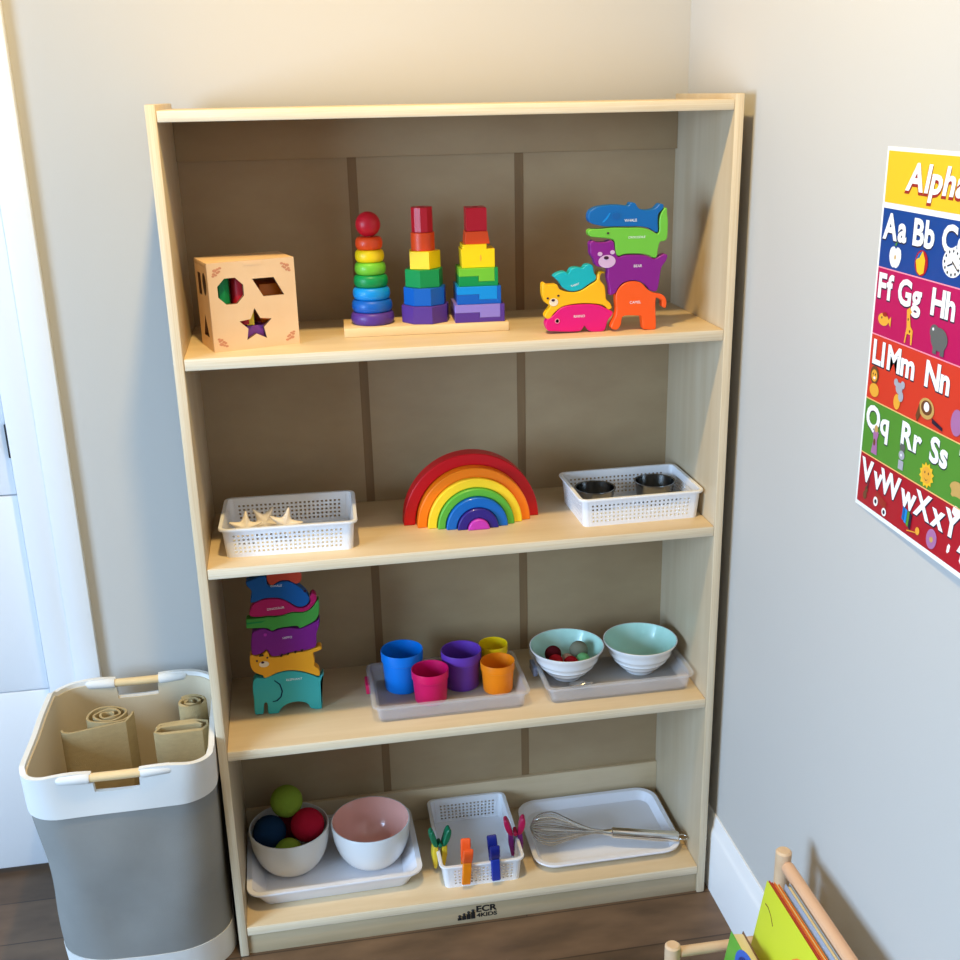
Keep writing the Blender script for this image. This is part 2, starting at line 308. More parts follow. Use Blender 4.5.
# door leaf set 17 mm back in its opening, with its casing
dr = struct(thing('door_1', 'white panelled door left of the grey hamper', 'door', (-.345, .352, 0))); del dr['category']
zz = [.012, .42, .829, 1.24, 1.65, 2.03]
for a, b_ in zip(zz[:-1], zz[1:]):
    mb = MB(); box(mb, -.80, 0, 0, .04, a+.0012, b_-.0012, .0025); mb.build('door_panel', 'door', dr)
mb = MB(); box(mb, .001, .0075, -.005, .006, .908, .965, .001); tube(mb, [(.004,-.008,.905),(.004,-.008,.968)], .0048, 12); mb.build('hinge', 'hinge', dr)
mb = MB(); box(mb, -.340, -.2998, .336, .40, 0, DZ); struct(mb.build('trim_1', 'white_trim'))   # jamb
mb = MB()
box(mb, -.338, -.286, .3245, .3349, 0, DZ+.045, .0015); box(mb, -.286, -.238, .318, .3349, 0, DZ+.09, .002)
box(mb, DX0-.07, -.286, .318, .3349, DZ+.04, DZ+.09, .002)
struct(mb.build('trim_2', 'white_trim'))
# baseboards
def base_profile(t): return [(0,0), (t,0), (t,.132), (t-.003,.140), (t-.006,.146), (t-.007,.160), (t-.010,.168), (0,.168)]
mb = MB(); prism(mb, [(XW-a, z) for a, z in base_profile(.0125)], YF+.01, YW-.0005, 'xz'); struct(mb.build('baseboard_right', 'white_trim'))
mb = MB(); prism(mb, [(YW-a, z) for a, z in base_profile(.0125)], -.2375, XW-.013, 'yz'); struct(mb.build('baseboard_back', 'white_trim'))

# ------------------------------------------------------------------ bookcase
bc = thing('bookcase', 'tall birch plywood bookcase with four open shelves of toys', 'bookcase')
def edged(o, m_, ymax):
    o.data.materials.append(M[m_])
    for p in o.data.polygons:
        if p.normal.y < -.6 and p.center.y < ymax: p.material_index = 1
    return o
for x in (0, W-T):
    mb = MB(); box(mb, x, x+T, 0, .289, 0, H, .0022); edged(mb.build('side_panel', 'birch_z', bc), 'ply_edge_z', .01)
mb = MB(); box(mb, T, W-T, .0015, D+.008, H-.0085-.0165, H-.0085, .0015); edged(mb.build('top_panel', 'birch_x', bc), 'ply_edge', .01)
for z in (Z1, Z2, Z3, Z4):
    mb = MB(); box(mb, T, W-T, .0015, D, z-TH, z, .0018); edged(mb.build('shelf', 'birch_x', bc), 'ply_edge', .01)
s1, s2 = .3096, .6061
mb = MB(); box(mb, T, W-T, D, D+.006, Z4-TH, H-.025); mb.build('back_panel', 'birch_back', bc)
for s in (s1, s2):
    mb = MB(); box(mb, s-.008, s+.008, D-.0006, D+.001, Z4, 1.4227); mb.build('seam_strip', 'seam', bc)
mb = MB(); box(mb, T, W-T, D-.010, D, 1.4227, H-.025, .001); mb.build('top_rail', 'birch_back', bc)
mb = MB(); box(mb, T, W-T, D-.010, D, Z4, .138, .001); mb.build('bottom_rail', 'birch_x', bc)
kb = MB(); box(kb, T, W-T, .006, .022, 0, Z4-TH, .001); kb = kb.build('toe_board', 'toe', bc)
mb = MB(); f = lambda a, b_: (a, .0055, b_)
for i in range(4):
    h = .0085+i*.0052; x = .4135+i*.0088
    box(mb, x, x+.0078, .005, .0061, .0095, .0095+h*.62)
    ball(mb, (x+.0039, .0056, .0095+h*.62+.0038), .0030, 10, 0)
text(mb, 'ECR', f, .0195, .4505, .0235, bold=.035, width=.041)
text(mb, '4KIDS', f, .0125, .4505, .0115, bold=.035, width=.041)
mb.build('printed_logo', 'black', kb)

# ------------------------------------------------------------------ top shelf: shape sorter
cs = .1400
sorter = thing('shape_sorter', 'cube shaped wooden box with octagon, diamond and star holes', 'toy', (.0620,.0405,Z1), (0,0,math.radians(16)))
star = [((.0275 if i % 2 == 0 else .0135)*math.sin(PI*i/5)+.0700, (.0275 if i % 2 == 0 else .0135)*math.cos(PI*i/5)+.0370) for i in range(10)]
octa = [(x+.0345, z+.0945) for x, z in ngon(8, .0222, PI/8)]
diam = [(.070,.1110), (.105,.1110), (.120,.0820), (.086,.0820)]
def holed_panel(name, outer, holes, t, P, mats, parent):
    bm = bmesh.new()
    loops = [outer]+holes; edges = []
    for lp in loops:
        vs = [bm.verts.new((a, b_, 0)) for a, b_ in lp]
        edges += [bm.edges.new((vs[i], vs[(i+1) % len(vs)])) for i in range(len(vs))]
    bmesh.ops.triangle_fill(bm, use_beauty=True, edges=edges)
    bm.verts.index_update(); vs = [v.co[:] for v in bm.verts]; fs = [[v.index for v in f_.verts] for f_ in bm.faces]; bm.free()
    mb = MB()
    mb.add([P(v[0], v[1], 0) for v in vs], fs); mb.add([P(v[0], v[1], t) for v in vs], fs)
    for k, lp in enumerate(loops):
        n = len(lp)
        mb.add([P(a, b_, 0) for a, b_ in lp]+[P(a, b_, t) for a, b_ in lp], [(i, (i+1) % n, n+(i+1) % n, n+i) for i in range(n)], 0 if k == 0 else len(mats)-1)
    return mb.build(name, mats, parent, angle=30)
tw = .007; cp = .086
holed_panel('front_panel', [(0,0),(cs,0),(cs,cs),(0,cs)], [octa, diam, star], tw, lambda a, b_, t: (a, t, b_), ['cube_wood','b_brown'], sorter)
holed_panel('side_panel', [(tw,0),(cp-tw,0),(cp-tw,cs-tw),(tw,cs-tw)], [[(.026+.012*math.cos(q*PI/8),.105+.018*math.sin(q*PI/8)) for q in range(16)], [(.048,.085),(.068,.085),(.068,.12),(.048,.12)], [(.026,.02),(.060,.02),(.043,.056)]], tw, lambda a, b_, t: (t, a, b_), ['cube_wood','b_brown'], sorter)
mb = MB(); box(mb, cs-tw, cs, tw, cp-tw, 0, cs-tw); mb.build('side_panel', 'cube_wood', sorter)
mb = MB(); box(mb, 0, cs, cp-tw, cp, 0, cs-tw); mb.build('back_panel', 'cube_wood', sorter)
mb = MB(); box(mb, tw, cs-tw, tw, cp-tw, 0, tw); mb.build('base_panel', 'cube_wood', sorter)
mb = MB(); box(mb, 0, cs, tw, cp, cs-tw, cs, .0008); box(mb, .057, .087, -.0006, .0005, .1325, .1375, 0); mb.build('sliding_lid', 'cube_wood', sorter)
for cx, cz, sx, sz in ((.012,.012,1,1), (cs-.012,.012,-1,1), (.012,cs-.012,1,-1), (cs-.012,cs-.012,-1,-1)):
    mb = MB()
    for (a, b_, r) in ((0,0,.0036), (.0045,-.002,.0024), (-.002,.0050,.0026), (.0085,-.0035,.0026), (-.0032,.0085,.0024), (.0040,.0035,.0026), (.0068,.0016,.0024), (.0012,.0070,.0024)):
        prism(mb, ell(cx+sx*a, cz+sz*b_, r, r*.7, 10), -.0003, .0001, 'xz')
    mb.build('etched_flower', 'etch', sorter)
R16 = Matrix.Rotation(math.radians(16), 4, 'Z')
def inside(x, y, z): return tuple(Vector((.0620,.0405,Z1))+R16 @ Vector((x, y, z)))
mb = MB(); prism(mb, ngon(10, .014, .2), 0, .05, 'xy', .001); tag(mb.build('shape_block', 'green', None, inside(.0240,.0235,tw+.058), (0,0,0)), 'green block seen through the left half of the octagon hole', 'block', 'blocks inside the shape sorter')
mb = MB(); prism(mb, ngon(4, .016, .5), 0, .0578, 'xy', .001); tag(mb.build('shape_block', 'violet', None, inside(.0270,.0300,tw), (0,0,.3)), 'violet post block under the green one inside the wooden cube', 'block', 'blocks inside the shape sorter')
mb = MB(); prism(mb, ngon(20, .0160), 0, .09, 'xy', .001); tag(mb.build('shape_block', 'red', None, inside(.0560,.0265,tw+.030), (0,0,0)), 'dark red block seen through the right half of the octagon hole', 'block', 'blocks inside the shape sorter')
mb = MB(); box(mb, -.03,.03,-.016,.016,0,.028,.001); tag(mb.build('shape_block', 'violet', None, inside(.0700,.0245,tw), (0,0,math.radians(16))), 'violet block filling the lower part of the star hole', 'block', 'blocks inside the shape sorter')
mb = MB(); box(mb, -.021,.021,-.021,.021,0,.090,.001); tag(mb.build('shape_block', 'orange', None, inside(.1080,.0480,tw), (0,0,math.radians(16))), 'orange block behind the diamond hole of the cube', 'block', 'blocks inside the shape sorter')
mb = MB(); box(mb, -.006,.006,-.013,.013,0,.034,.001); tag(mb.build('shape_block', 'lemon', None, inside(.0660,.0245,tw+.0285), (0,0,math.radians(10))), 'yellow block showing in the upper point of the star hole', 'block', 'blocks inside the shape sorter')

# ------------------------------------------------------------------ top shelf: peg stacker
ang = -.045
px, py, ph_ = .4115, .141, .0155
stk = thing('stacking_board', 'pale wooden board with three pegs under the stacked blocks', 'toy', (px, py, Z1), (0,0,ang))
mb = MB(); box(mb, -.139,.139,-.044,.044,0,ph_,.0015); mb.build('base_board', 'pine', stk)
PX = (-.0890, .001, .0905)
for x, tp in zip(PX, (.160, .165, .165)):
    mb = MB(); lathe(mb, [(0,ph_),(.005,ph_),(.005,tp-.003),(.003,tp),(0,tp)], 16, (x,0,0)); mb.build('peg', 'pine', stk)
RZ = Matrix.Rotation(ang, 4, 'Z')
def on(x, z): return tuple(Vector((px, py, Z1))+RZ @ Vector((x, 0, z)))
bore = .0058
def torus_ring(R, h):
    mb = MB(); k = 10; q = h/2
    pr = [(bore, 0)]+[(R-q*.55+q*.55*math.sin(PI*i/k), q-q*math.cos(PI*i/k)) for i in range(k+1)]+[(bore, h), (bore, 0)]
    return lathe(mb, pr, 40)
z = ph_; hr = .0205
for R, m_, nm in ((.0368,'purple','purple ring, widest and lowest'), (.0342,'blue','blue ring second from the bottom'), (.0315,'sky','light blue ring third from the bottom'), (.0290,'green','dark green ring in the middle'),
                  (.0263,'light_green','light green ring just over the dark green one'), (.0245,'yellow','yellow ring third from the top'), (.0228,'orange_red','orange red ring under the red ball')):
    tag(torus_ring(R, hr).build('stacking_ring', m_, None, on(PX[0], z)), nm+' on the left peg of the stacker', 'ring', 'rings on the left peg of the stacker'); z += hr+.0001
mb = MB(); r = .0208; lathe(mb, [(bore,.001)]+[(r*math.sin(a*PI/16), r-r*math.cos(a*PI/16)) for a in range(2,17)], 32)
tag(mb.build('stacking_ball', 'red', None, on(PX[0], z-.0008)), 'round red ball topping the left peg of the stacker', 'ball')
def holed_prism(poly, h):
    n = len(poly); mb = MB(); b_ = [(bore*math.cos(math.atan2(y, x)), bore*math.sin(math.atan2(y, x))) for x, y in poly]; e = .001
    loft(mb, [[(x,y,0) for x,y in b_], [(x,y,0) for x,y in inset(poly,e)], [(x,y,e) for x,y in poly], [(x,y,h-e) for x,y in poly], [(x,y,h) for x,y in inset(poly,e)], [(x,y,h) for x,y in b_], [(x,y,0) for x,y in b_]], False, False)
    return mb
def sq(a): return [(-a,-a),(0,-a),(a,-a),(a,0),(a,a),(0,a),(-a,a),(-a,0)]
z = ph_; hb = .0297
for poly, m_, nm in ((ngon(8,.0415,.2),'purple','purple octagon, lowest block'), (ngon(8,.0368,.2),'blue','blue octagon, second block from the bottom'), (ngon(6,.0335,.25),'green','green hexagon block'),
                     (ngon(5,.0285,1.2),'yellow','yellow five sided block'), (ngon(16,.0200),'orange_red','orange red round block under the red one')):
    tag(holed_prism(poly, hb).build('stacking_block', m_, None, on(PX[1], z), (0,0,ang)), nm+' on the middle peg', 'block', 'blocks on the middle peg of the stacker'); z += hb+.0001
tag(holed_prism(ngon(10,.0182,.1), .041).build('stacking_block', 'red', None, on(PX[1], z), (0,0,ang)), 'tall red block topping the middle peg', 'block', 'blocks on the middle peg of the stacker')
z = ph_
def zed(w, h, which):
    d = w*.46; mb = MB()
    if which: poly = [(-w/2,h),(-w/2,h*.56),(-.0,h*.56),(0,h*.26),(w*.41,h*.26),(w*.41,h)]
    else: poly = [(-w/2,0),(w/2,0),(w/2,h),(w*.412,h),(w*.412,h*.255),(-.0005,h*.255),(-.0005,h*.555),(-w/2,h*.555)]
    return prism(mb, poly, -d, d, 'xz', .0006)
for w, lo, up, nm in ((.0840,'purple','lilac','lowest level'), (.0740,'blue','sky','second level'), (.0660,'green','light_green','third level')):
    nl = dict(purple='deep purple', blue='deep blue', green='dark green')[lo]; nu = dict(lilac='lilac', sky='sky blue', light_green='light green')[up]
    tag(zed(w, hb, 0).build('interlocking_block', lo, None, on(PX[2], z), (0,0,ang)), nl+' lower interlocking block, '+nm+' of the right hand tower', 'block', 'blocks on the right peg of the stacker')
    tag(zed(w, hb, 1).build('interlocking_block', up, None, on(PX[2], z), (0,0,ang)), nu+' upper interlocking block, '+nm+' of the right hand tower', 'block', 'blocks on the right peg of the stacker')
    z += hb+.0001
def shifted(poly, dx): return [(x+dx, y) for x, y in poly]
mb = MB(); prism(mb, [(-.0265,0),(.0290,0),(.0290,.0305),(.0155,.0305),(.0155,.0385),(-.0250,.0385),(-.0250,.031),(-.0275,.031)], -.023, .023, 'xz', .0006)
prism(mb, ell(.005,.016,.0014,.0055,12), -.0233, -.0228, 'xz', 0, 1)
tag(mb.build('interlocking_block', ['yellow','p_ochre'], None, on(PX[2], z), (0,0,ang)), 'bright yellow stepped block in the right hand tower of the stacker', 'block', 'blocks on the right peg of the stacker'); z += .0386
mb = MB(); prism(mb, [(-.0205,0),(.0215,0),(.0180,.0205),(-.0185,.0205)], -.019, .019, 'xz', .0006)
tag(mb.build('interlocking_block', 'orange_red', None, on(PX[2], z), (0,0,ang)), 'orange red tapered block under the red square one on the right', 'block', 'blocks on the right peg of the stacker'); z += .0206
tag(holed_prism(sq(.0172), .0385).build('stacking_block', 'red', None, on(PX[2], z), (0,0,ang)), 'square red block topping the right hand tower of the stacker', 'block', 'blocks on the right peg of the stacker')

# ------------------------------------------------------------------ wooden animals
def animal(key, m_, name, label, zb, y0, t, word=None, wpos=None, extra=(), group=None, rot=0., wsize=.0062):
    pts = [(a/1000, b_/1000) for a, b_ in OUT[key]]
    cx = sum(p[0] for p in pts)/len(pts); bz = min(p[1] for p in pts)
    q = inset(smooth([(x-cx, z-bz) for x, z in pts], 3), .00035)
    root = thing(name, label, 'toy animal', (cx, y0, zb+bz), group=group)
    mb = MB(); prism(mb, q, 0, t, 'xz', .0011); mb.build('body', m_, root, angle=32)
    if word:
        mb = MB(); text(mb, word, lambda a, b_: (a, -.0003, b_), wsize, wpos[0]/1000-cx, wpos[1]/1000-bz, bold=.0, center=True, rot=rot); mb.build('lettering', 'white_ink', root)
    for nm, m2, poly in extra:
        mb = MB(); e = {'eye':.0010, 'nose':.0014}.get(nm, .0007); prism(mb, [(a/1000-cx, b_/1000-bz) for a, b_ in poly], -e, .0002, 'xz'); mb.build(nm, m2, root)
    return root
g1 = 'wooden animals on the top shelf'
YA, TA = .0400, .018
animal('camel','a_orange','camel_puzzle','flat orange wooden camel standing at right under the purple bear', Z1, .0320, TA, 'CAMEL', (752,46), group=g1)
animal('bear','a_purple','bear_puzzle','flat purple wooden bear lying on the orange camel', Z1, .0320, TA, 'BEAR', (755,106),
       [('muzzle','pale_violet', ell(702,117.5,14.5,10.5)), ('nose','nose', ell(700.5,123.5,4.2,2.8,12)), ('eye','pale_violet', ell(690,130,4,3.4,12)), ('eye','pale_violet', ell(711,132,4,3.4,12))], group=g1)
animal('croc','a_green','crocodile_puzzle','flat lime green wooden crocodile between the purple bear and the blue whale', Z1, .0320, TA, 'CROCODILE', (752,153), [('eye','nose', ell(703,163,2,1.6,10))], group=g1, wsize=.0052)
animal('whale','a_blue','whale_puzzle','flat blue wooden whale topping the tall animal pile on the top shelf', Z1, .0320, TA, 'WHALE', (741,180), [('eye','w_blue', ell(716,190,7,5,14)), ('gill','sky', [(693,180),(697,181),(703,187),(707,195),(705,195),(700,188),(694,182)])], group=g1)
animal('rhino','a_magenta','rhino_puzzle','flat magenta wooden rhino under the yellow cat', Z1, YA, TA, 'RHINO', (658,26), [('eye','p_pink', ell(620,22,4,4.2,14)), ('eye','a_magenta', ell(620,22,2.8,3,12))], group=g1)
animal('cat','a_yellow','cat_puzzle','flat yellow wooden cat lying on the magenta rhino', Z1, YA, TA, None, None,
       [('muzzle','pale', ell(614,53.5,7.5,6.5)), ('nose','nose', ell(613,57,3,2.2,10)), ('eye','nose', ell(604,60.5,2,1.7,10)), ('eye','nose', ell(622,64,2,1.7,10))], group=g1)
animal('teal','a_teal','rabbit_puzzle','flat teal wooden animal lying on the back of the yellow cat', Z1, YA, TA, 'RABBIT', (651,79), group=g1, rot=.25, wsize=.0045)
g2 = 'wooden animals on the third shelf'
YB = .1190
animal('elephant','e_teal','elephant_puzzle','flat teal wooden elephant at the bottom of the animal pile', Z3, YB, .020, 'ELEPHANT', (140,66), [('ear','felt_navy', [(97,27),(104,28),(112,35),(115,46),(112,60),(103,69),(104,70),(114,61),(117.5,46),(114,34),(106,26.5),(97,25.5)])], group=g2)
animal('tiger','t_yellow','tiger_puzzle','flat yellow wooden tiger with dark stripes lying on the teal elephant', Z3, YB, .020, None, None,
       [('muzzle','pale', ell(88,105,9,6)), ('nose','nose', ell(86,109,3,2,10)), ('eye','nose', ell(76,113,1.8,1.8,10)), ('eye','nose', ell(95,117.5,1.8,1.8,10)), ('stripe','stripe', [(80,121),(89,121.5),(88,125.5),(82,126)]),
        ('stripe','stripe', [(117,117),(121,116.5),(124,122),(121,123)]), ('stripe','stripe', [(130,119),(133,118.5),(135,123),(133,124)]), ('stripe','stripe', [(143,122),(147,121),(149,126),(145,126)]), ('stripe','stripe', [(155,124),(159,123),(161,128),(157,128)])], group=g2)
animal('hippo','h_purple','hippo_puzzle','flat purple wooden hippo lying on the yellow tiger', Z3, YB, .020, 'HIPPO', (134,152), [('eye','orchid', ell(95,164,3,3,12))], group=g2, rot=.06)
animal('crocodile','c_green','crocodile_puzzle','flat green wooden crocodile with ridged back above the purple hippo', Z3, YB, .020, None, None, [('mouth','green', [(64,188),(90,189),(98,192),(90,191),(64,190.5)])], group=g2)
animal('dino','d_magenta','dinosaur_puzzle','flat magenta wooden animal with curled tail above the green crocodile', Z3, YB, .020, 'DINOSAUR', (118,212), group=g2, rot=.05)
animal('bluewhale','w_blue','whale_puzzle','flat blue wooden whale facing right near the top of the dim pile', Z3, YB, .020, 'WHALE', (122,256), [('eye','nose', ell(172,243,2.6,2.6,10))], group=g2)
animal('top','o_red','crab_puzzle','flat orange red wooden animal topping the pile under the shelf', Z3, YB, .020, group=g2)
# ------------------------------------------------------------------ perforated baskets
def basket(label, loc, rot, L=.214, Wd=.148, h=.0535, group='white perforated baskets'):
    """open basket, base L x Wd, walls flaring out; holes are cut through"""
    root = thing('basket', label, 'basket', loc, (0,0,rot), group)
    mb = MB(); fl = .004; t = .0016; cr = .010
    def ring(k, off, z): return [(x, y, z) for x, y in rrect(L+2*fl*k-2*off, Wd+2*fl*k-2*off, cr, 4)]
    def wall(length, other, nh, nv, fn, z0=.008, z1=h-.009, mg=.016):
        a0, a1 = -length/2+mg, length/2-mg
        S = [-length/2+cr]+[a0+(a1-a0)*i/(2*nh) for i in range(2*nh+1)]+[length/2-cr]
        Tt = [0]+[z0+(z1-z0)*i/(2*nv) for i in range(2*nv+1)]+[h]
        ns, nt_ = len(S), len(Tt)
        for side in (0, t):
            mb.add([fn(a, z, side) for z in Tt for a in S], [(j*ns+i, j*ns+i+1, (j+1)*ns+i+1, (j+1)*ns+i) for j in range(nt_-1) for i in range(ns-1) if not (1 <= i <= 2*nh and 1 <= j <= 2*nv and i % 2 == 1 and j % 2 == 1)])
        for j in range(1, 2*nv+1, 2):
            for i in range(1, 2*nh+1, 2):
                q = [(S[i],Tt[j]), (S[i+1],Tt[j]), (S[i+1],Tt[j+1]), (S[i],Tt[j+1])]
                mb.add([fn(a, z, 0) for a, z in q]+[fn(a, z, t) for a, z in q], [(k, (k+1) % 4, 4+(k+1) % 4, 4+k) for k in range(4)])
    for s in (-1, 1):
        wall(L, Wd, 24, 5, lambda a, z, d: (a*(1+2*fl*z/h/L), s*(Wd/2+fl*z/h-d), z))
        wall(Wd, L, 15, 5, lambda a, z, d: (s*(L/2+fl*z/h-d), a*(1+2*fl*z/h/Wd), z))
    for sx in (-1, 1):                       # rounded corner posts
        for sy in (-1, 1):
            for off in (0, t):
                vs = []; n = 6
                for z in (0, h):
                    k = fl*z/h
                    for i in range(n+1):
                        a = PI/2*i/n; vs.append((sx*(L/2+k-cr+(cr-off)*math.cos(a)), sy*(Wd/2+k-cr+(cr-off)*math.sin(a)), z))
                mb.add(vs, [(i, i+1, n+2+i, n+1+i) for i in range(n)])
    loft(mb, [[(x,y,0) for x,y in rrect(L-.001, Wd-.001, cr, 4)], [(x,y,.0018) for x,y in rrect(L-.001, Wd-.001, cr, 4)]])
    mb.build('basket_body', 'white_plastic', root, recalc=False, angle=25)
    mb = MB(); w, d = L+2*fl, Wd+2*fl
    o = [(0,h-.004),(.005,h-.004),(.006,h-.002),(.005,h+.0005),(-.0005,h+.0005),(-.0018,h-.002),(-.0018,h-.004)]
    R = [[(x,y,z) for x,y in rrect(w+2*a, d+2*a, cr+a, 5)] for a, z in o]; R.append(R[0]); loft(mb, R, False, False)
    mb.build('basket_rim', 'white_plastic', root, angle=50)
    return root
basket('white perforated basket of star shaped pieces at the left of the second shelf', (.156, .1165, Z2), -.035)
basket('white perforated basket with two steel tins beside the rainbow', (.7775, .125, Z2), .015)
basket('white perforated basket with coloured clothes pegs clipped around its rim', (.4705,.1430,Z4), PI/2-.008)

# pale pointed stars lying in the left basket
def star_piece(label, loc, rot, r=.027):
    pts = []
    for i in range(10): 
        rr = r if i % 2 == 0 else r*.46; pts.append((rr*math.sin(PI*i/5), rr*math.cos(PI*i/5)))
    p = smooth(pts, 5); mb = MB(); n = len(p)
    vs = [(x*k, d, y*k) for k, d in ((.82,-.0060), (1,0), (.82,.0060)) for x, y in p]+[(0,-.009,0),(0,.009,0)]
    fs = [(k*n+i, k*n+(i+1) % n, (k+1)*n+(i+1) % n, (k+1)*n+i) for k in (0,1) for i in range(n)]
    fs += [(3*n, i, (i+1) % n) for i in range(n)]+[(3*n+1, 2*n+(i+1) % n, 2*n+i) for i in range(n)]
    mb.add(vs, fs); tag(mb.build('star_piece', 'pine_star', None, loc, rot, angle=60), label, 'star', 'pale stars in the white basket')
M['pine_star'] = mat('pale_star', (250,238,220), .6)
star_piece('pale star shaped piece propped up at the left end of the basket', (.080,.100,Z2+.0325), (-.20,0.1,.10), .030)
star_piece('pale star shaped piece leaning in the middle of its basket', (.148,.100,Z2+.0325), (-.16,.25,-.05), .031)
star_piece('pale star shaped piece standing behind the gap between the front two', (.112,.122,Z2+.0330), (-.15,.62,.1), .031)

# rainbow arches
RC, RY = (.4815, Z2), .0
specs = [('r_red','red','outermost',.1240,.1035,.130,.032), ('r_orange','orange','second from the outside',.1030,.0865,.112,.036), ('r_yellow','yellow','third from the outside',.0860,.0700,.104,.036), ('r_green','green','in the middle',.0695,.0560,.097,.036),
         ('r_blue','blue','third from the inside',.0555,.0375,.090,.036), ('r_indigo','indigo','around the pink core',.0370,.0200,.084,.036), ('r_pink','pink','innermost half disc',.0192,0,.079,.036)]
for m_, cn, pos, ro, ri, y0, dp in specs:
    n = 40; zs = 1.025
    cx = RC[0]+(.132-y0)*.10
    poly = [(ro*math.cos(PI*i/n), ro*zs*math.sin(PI*i/n)) for i in range(n+1)]
    if ri: poly += [(ri*math.cos(PI*i/n), ri*zs*math.sin(PI*i/n)) for i in range(n, -1, -1)]
    mb = MB(); prism(mb, poly, 0, dp, 'xz', .0016)
    tag(mb.build('rainbow_arch', m_, None, (cx, y0, Z2), angle=40), cn+' arch of the nesting rainbow, '+pos if ri else 'pink half round core at the centre of the rainbow', 'toy arch', 'nesting arches of the rainbow')

# steel tins
def tin(label, loc, r, h):
    mb = MB(); lathe(mb, [(0,0),(r*.80,0),(r*.84,.003),(r*.97,h-.002),(r*1.03,h-.001),(r*1.03,h+.0006),(r*.95,h),(r*.82,.004),(r*.78,.0015),(0,.0015)], 44)
    tag(mb.build('steel_tin', 'dark_steel', None, loc), label, 'tin', 'steel tins in the right basket')
tin('small round steel tin at the left of the white basket', (.7175,.146,Z2+.0019), .0375, .038)
tin('small round steel tin at the right of the white basket', (.8350,.152,Z2+.0019), .0380, .040)

# ------------------------------------------------------------------ shelf three: clear trays
def tray(name, label, loc, rot, w0, d0, w1, d1, h, m_, r0=.012, r1=.018, t=.0022, lip=.006, group=None, cat='tray'):
    root = thing(name, label, cat, loc, (0,0,rot), group)
    mb = MB(); g = lip
    L = lambda w, d, r, z: [(x,y,z) for x,y in rrect(w, d, r, 8)]
    loft(mb, [L(w0-.006,d0-.006,r0-.003,0), L(w0,d0,r0,.003), L(w1-2*g,d1-2*g,r1-g,h-.004), L(w1,d1,r1,h-.004), L(w1+.001,d1+.001,r1,h-.002), L(w1,d1,r1,h), L(w1-2*g-2*t,d1-2*g-2*t,r1-g-t,h-.0005), L(w0-2*t,d0-2*t,r0-t,t+.004), L(w0-.012,d0-.012,r0-.006,t)])
    mb.build('tray_body', m_, root, angle=50)
    return root
t1 = tray('clear_tray', 'frosted clear plastic tray holding five coloured cups', (.4235,.1260,Z3), .0, .272, .166, .294, .180, .034, 'clear', group='clear plastic trays')
mb = MB(); box(mb, -.1525,-.1440,.008,.046,.012,.031,.0015); mb.build('clip', 'clip_red', t1)
tag(t1.children[-1], 'red clip')
t2 = tray('clear_tray', 'frosted clear plastic tray holding two mint glazed bowls', (.7455,.1260,Z3), -.0, .268, .166, .290, .180, .034, 'clear', group='clear plastic trays')
mb = MB(); box(mb, -.1505,-.1420,.008,.046,.012,.031,.0015); mb.build('clip', 'clip_slate', t2)
tag(t2.children[-1], 'slate blue clip')
ZT = Z3+.0023
def cup(m_, label, x, y, r, h):
    mb = MB(); rb = r*.86
    lathe(mb, [(0,.002),(rb*.8,.002),(rb*.86,0),(rb*.97,0),(rb,.002),(r*.93,h*.70),(r*.935,h*.72),(r*.985,h*.74),(r*1.0,h-.002),(r*.985,h),(r*.95,h-.001),(r*.90,h*.72),(rb*.93,.004),(0,.0035)], 44)
    tag(mb.build('stacking_cup', m_, None, (x,y,ZT)), label, 'cup', 'stacking cups on the clear tray')
cup('cup_blue', 'bright blue cup at the back left, largest of the plastic cups', .345,.170,.0405,.080)
cup('cup_magenta', 'magenta cup standing in front between the blue and purple ones', .391,.110,.0352,.064)
cup('cup_purple', 'purple cup between the magenta and the orange one', .4575,.155,.0390,.074)
cup('cup_orange', 'orange cup at the right front of the clear tray', .5225,.122,.0330,.060)
cup('cup_yellow', 'yellow cup half hidden behind the orange one', .5250,.183,.0285,.066)
def mint_bowl(label, x, y):
    root = thing('mint_bowl', label, 'bowl', (x,y,ZT), group='mint glazed bowls on the clear tray'); R = .0725; h = .066
    mb = MB(); lathe(mb, [(0,.004),(.022,.004),(.024,0),(.028,0),(.030,.005),(.040,.013),(.0425,.0145),(.0425,.017),(.050,.024),(.0535,.027),(.0530,.029),(.058,.037),(.0615,.040),(.0610,.043),(.0655,.054),(R,h-.002),(R,h),(R-.0018,h)], 56)
    mb.build('bowl_outside', 'porcelain', root, angle=60)
    mb = MB(); lathe(mb, [(R-.0018,h),(R-.004,h-.004),(.061,.046),(.052,.028),(.040,.015),(.026,.009),(0,.0075)], 56); o = mb.build('bowl_inside', 'mint', root, angle=60); o['label'] = 'mint green glazed inside'
    return root
bx, by = .6640, .1450
mint_bowl('white bowl with mint inside filled with small pompoms, on the clear tray', bx, by)
mint_bowl('empty white bowl with mint inside at the right of the clear tray', .8110, .1400)
for m_, nm, x, y, z_, r in (('pom_dark','dark maroon pompom at the back left of the mint bowl',-.0250,.0100,.0440,.0165), ('pom_red','red pompom at the left front of the mint bowl',-.0270,-.0200,.0425,.0145), ('pom_red','red pompom lying at the front centre of the mint bowl',.0020,-.0265,.0385,.0150),
                       ('pom_peach','pale peach pompom in the middle of the mint bowl',.0020,.0030,.0320,.0125), ('pom_grey','grey green pompom at the back right, largest in the mint bowl',.0270,.0120,.0455,.0185), ('pom_mint','light green pompom at the right front of the mint bowl',.0270,-.0210,.0410,.0140)):
    mb = MB(); ball(mb, (0,0,0), r, 24); tag(mb.build('pompom', m_, None, (bx+x, by+y, ZT+z_)), nm, 'pompom', 'pompoms in the mint bowl')
mb = MB()
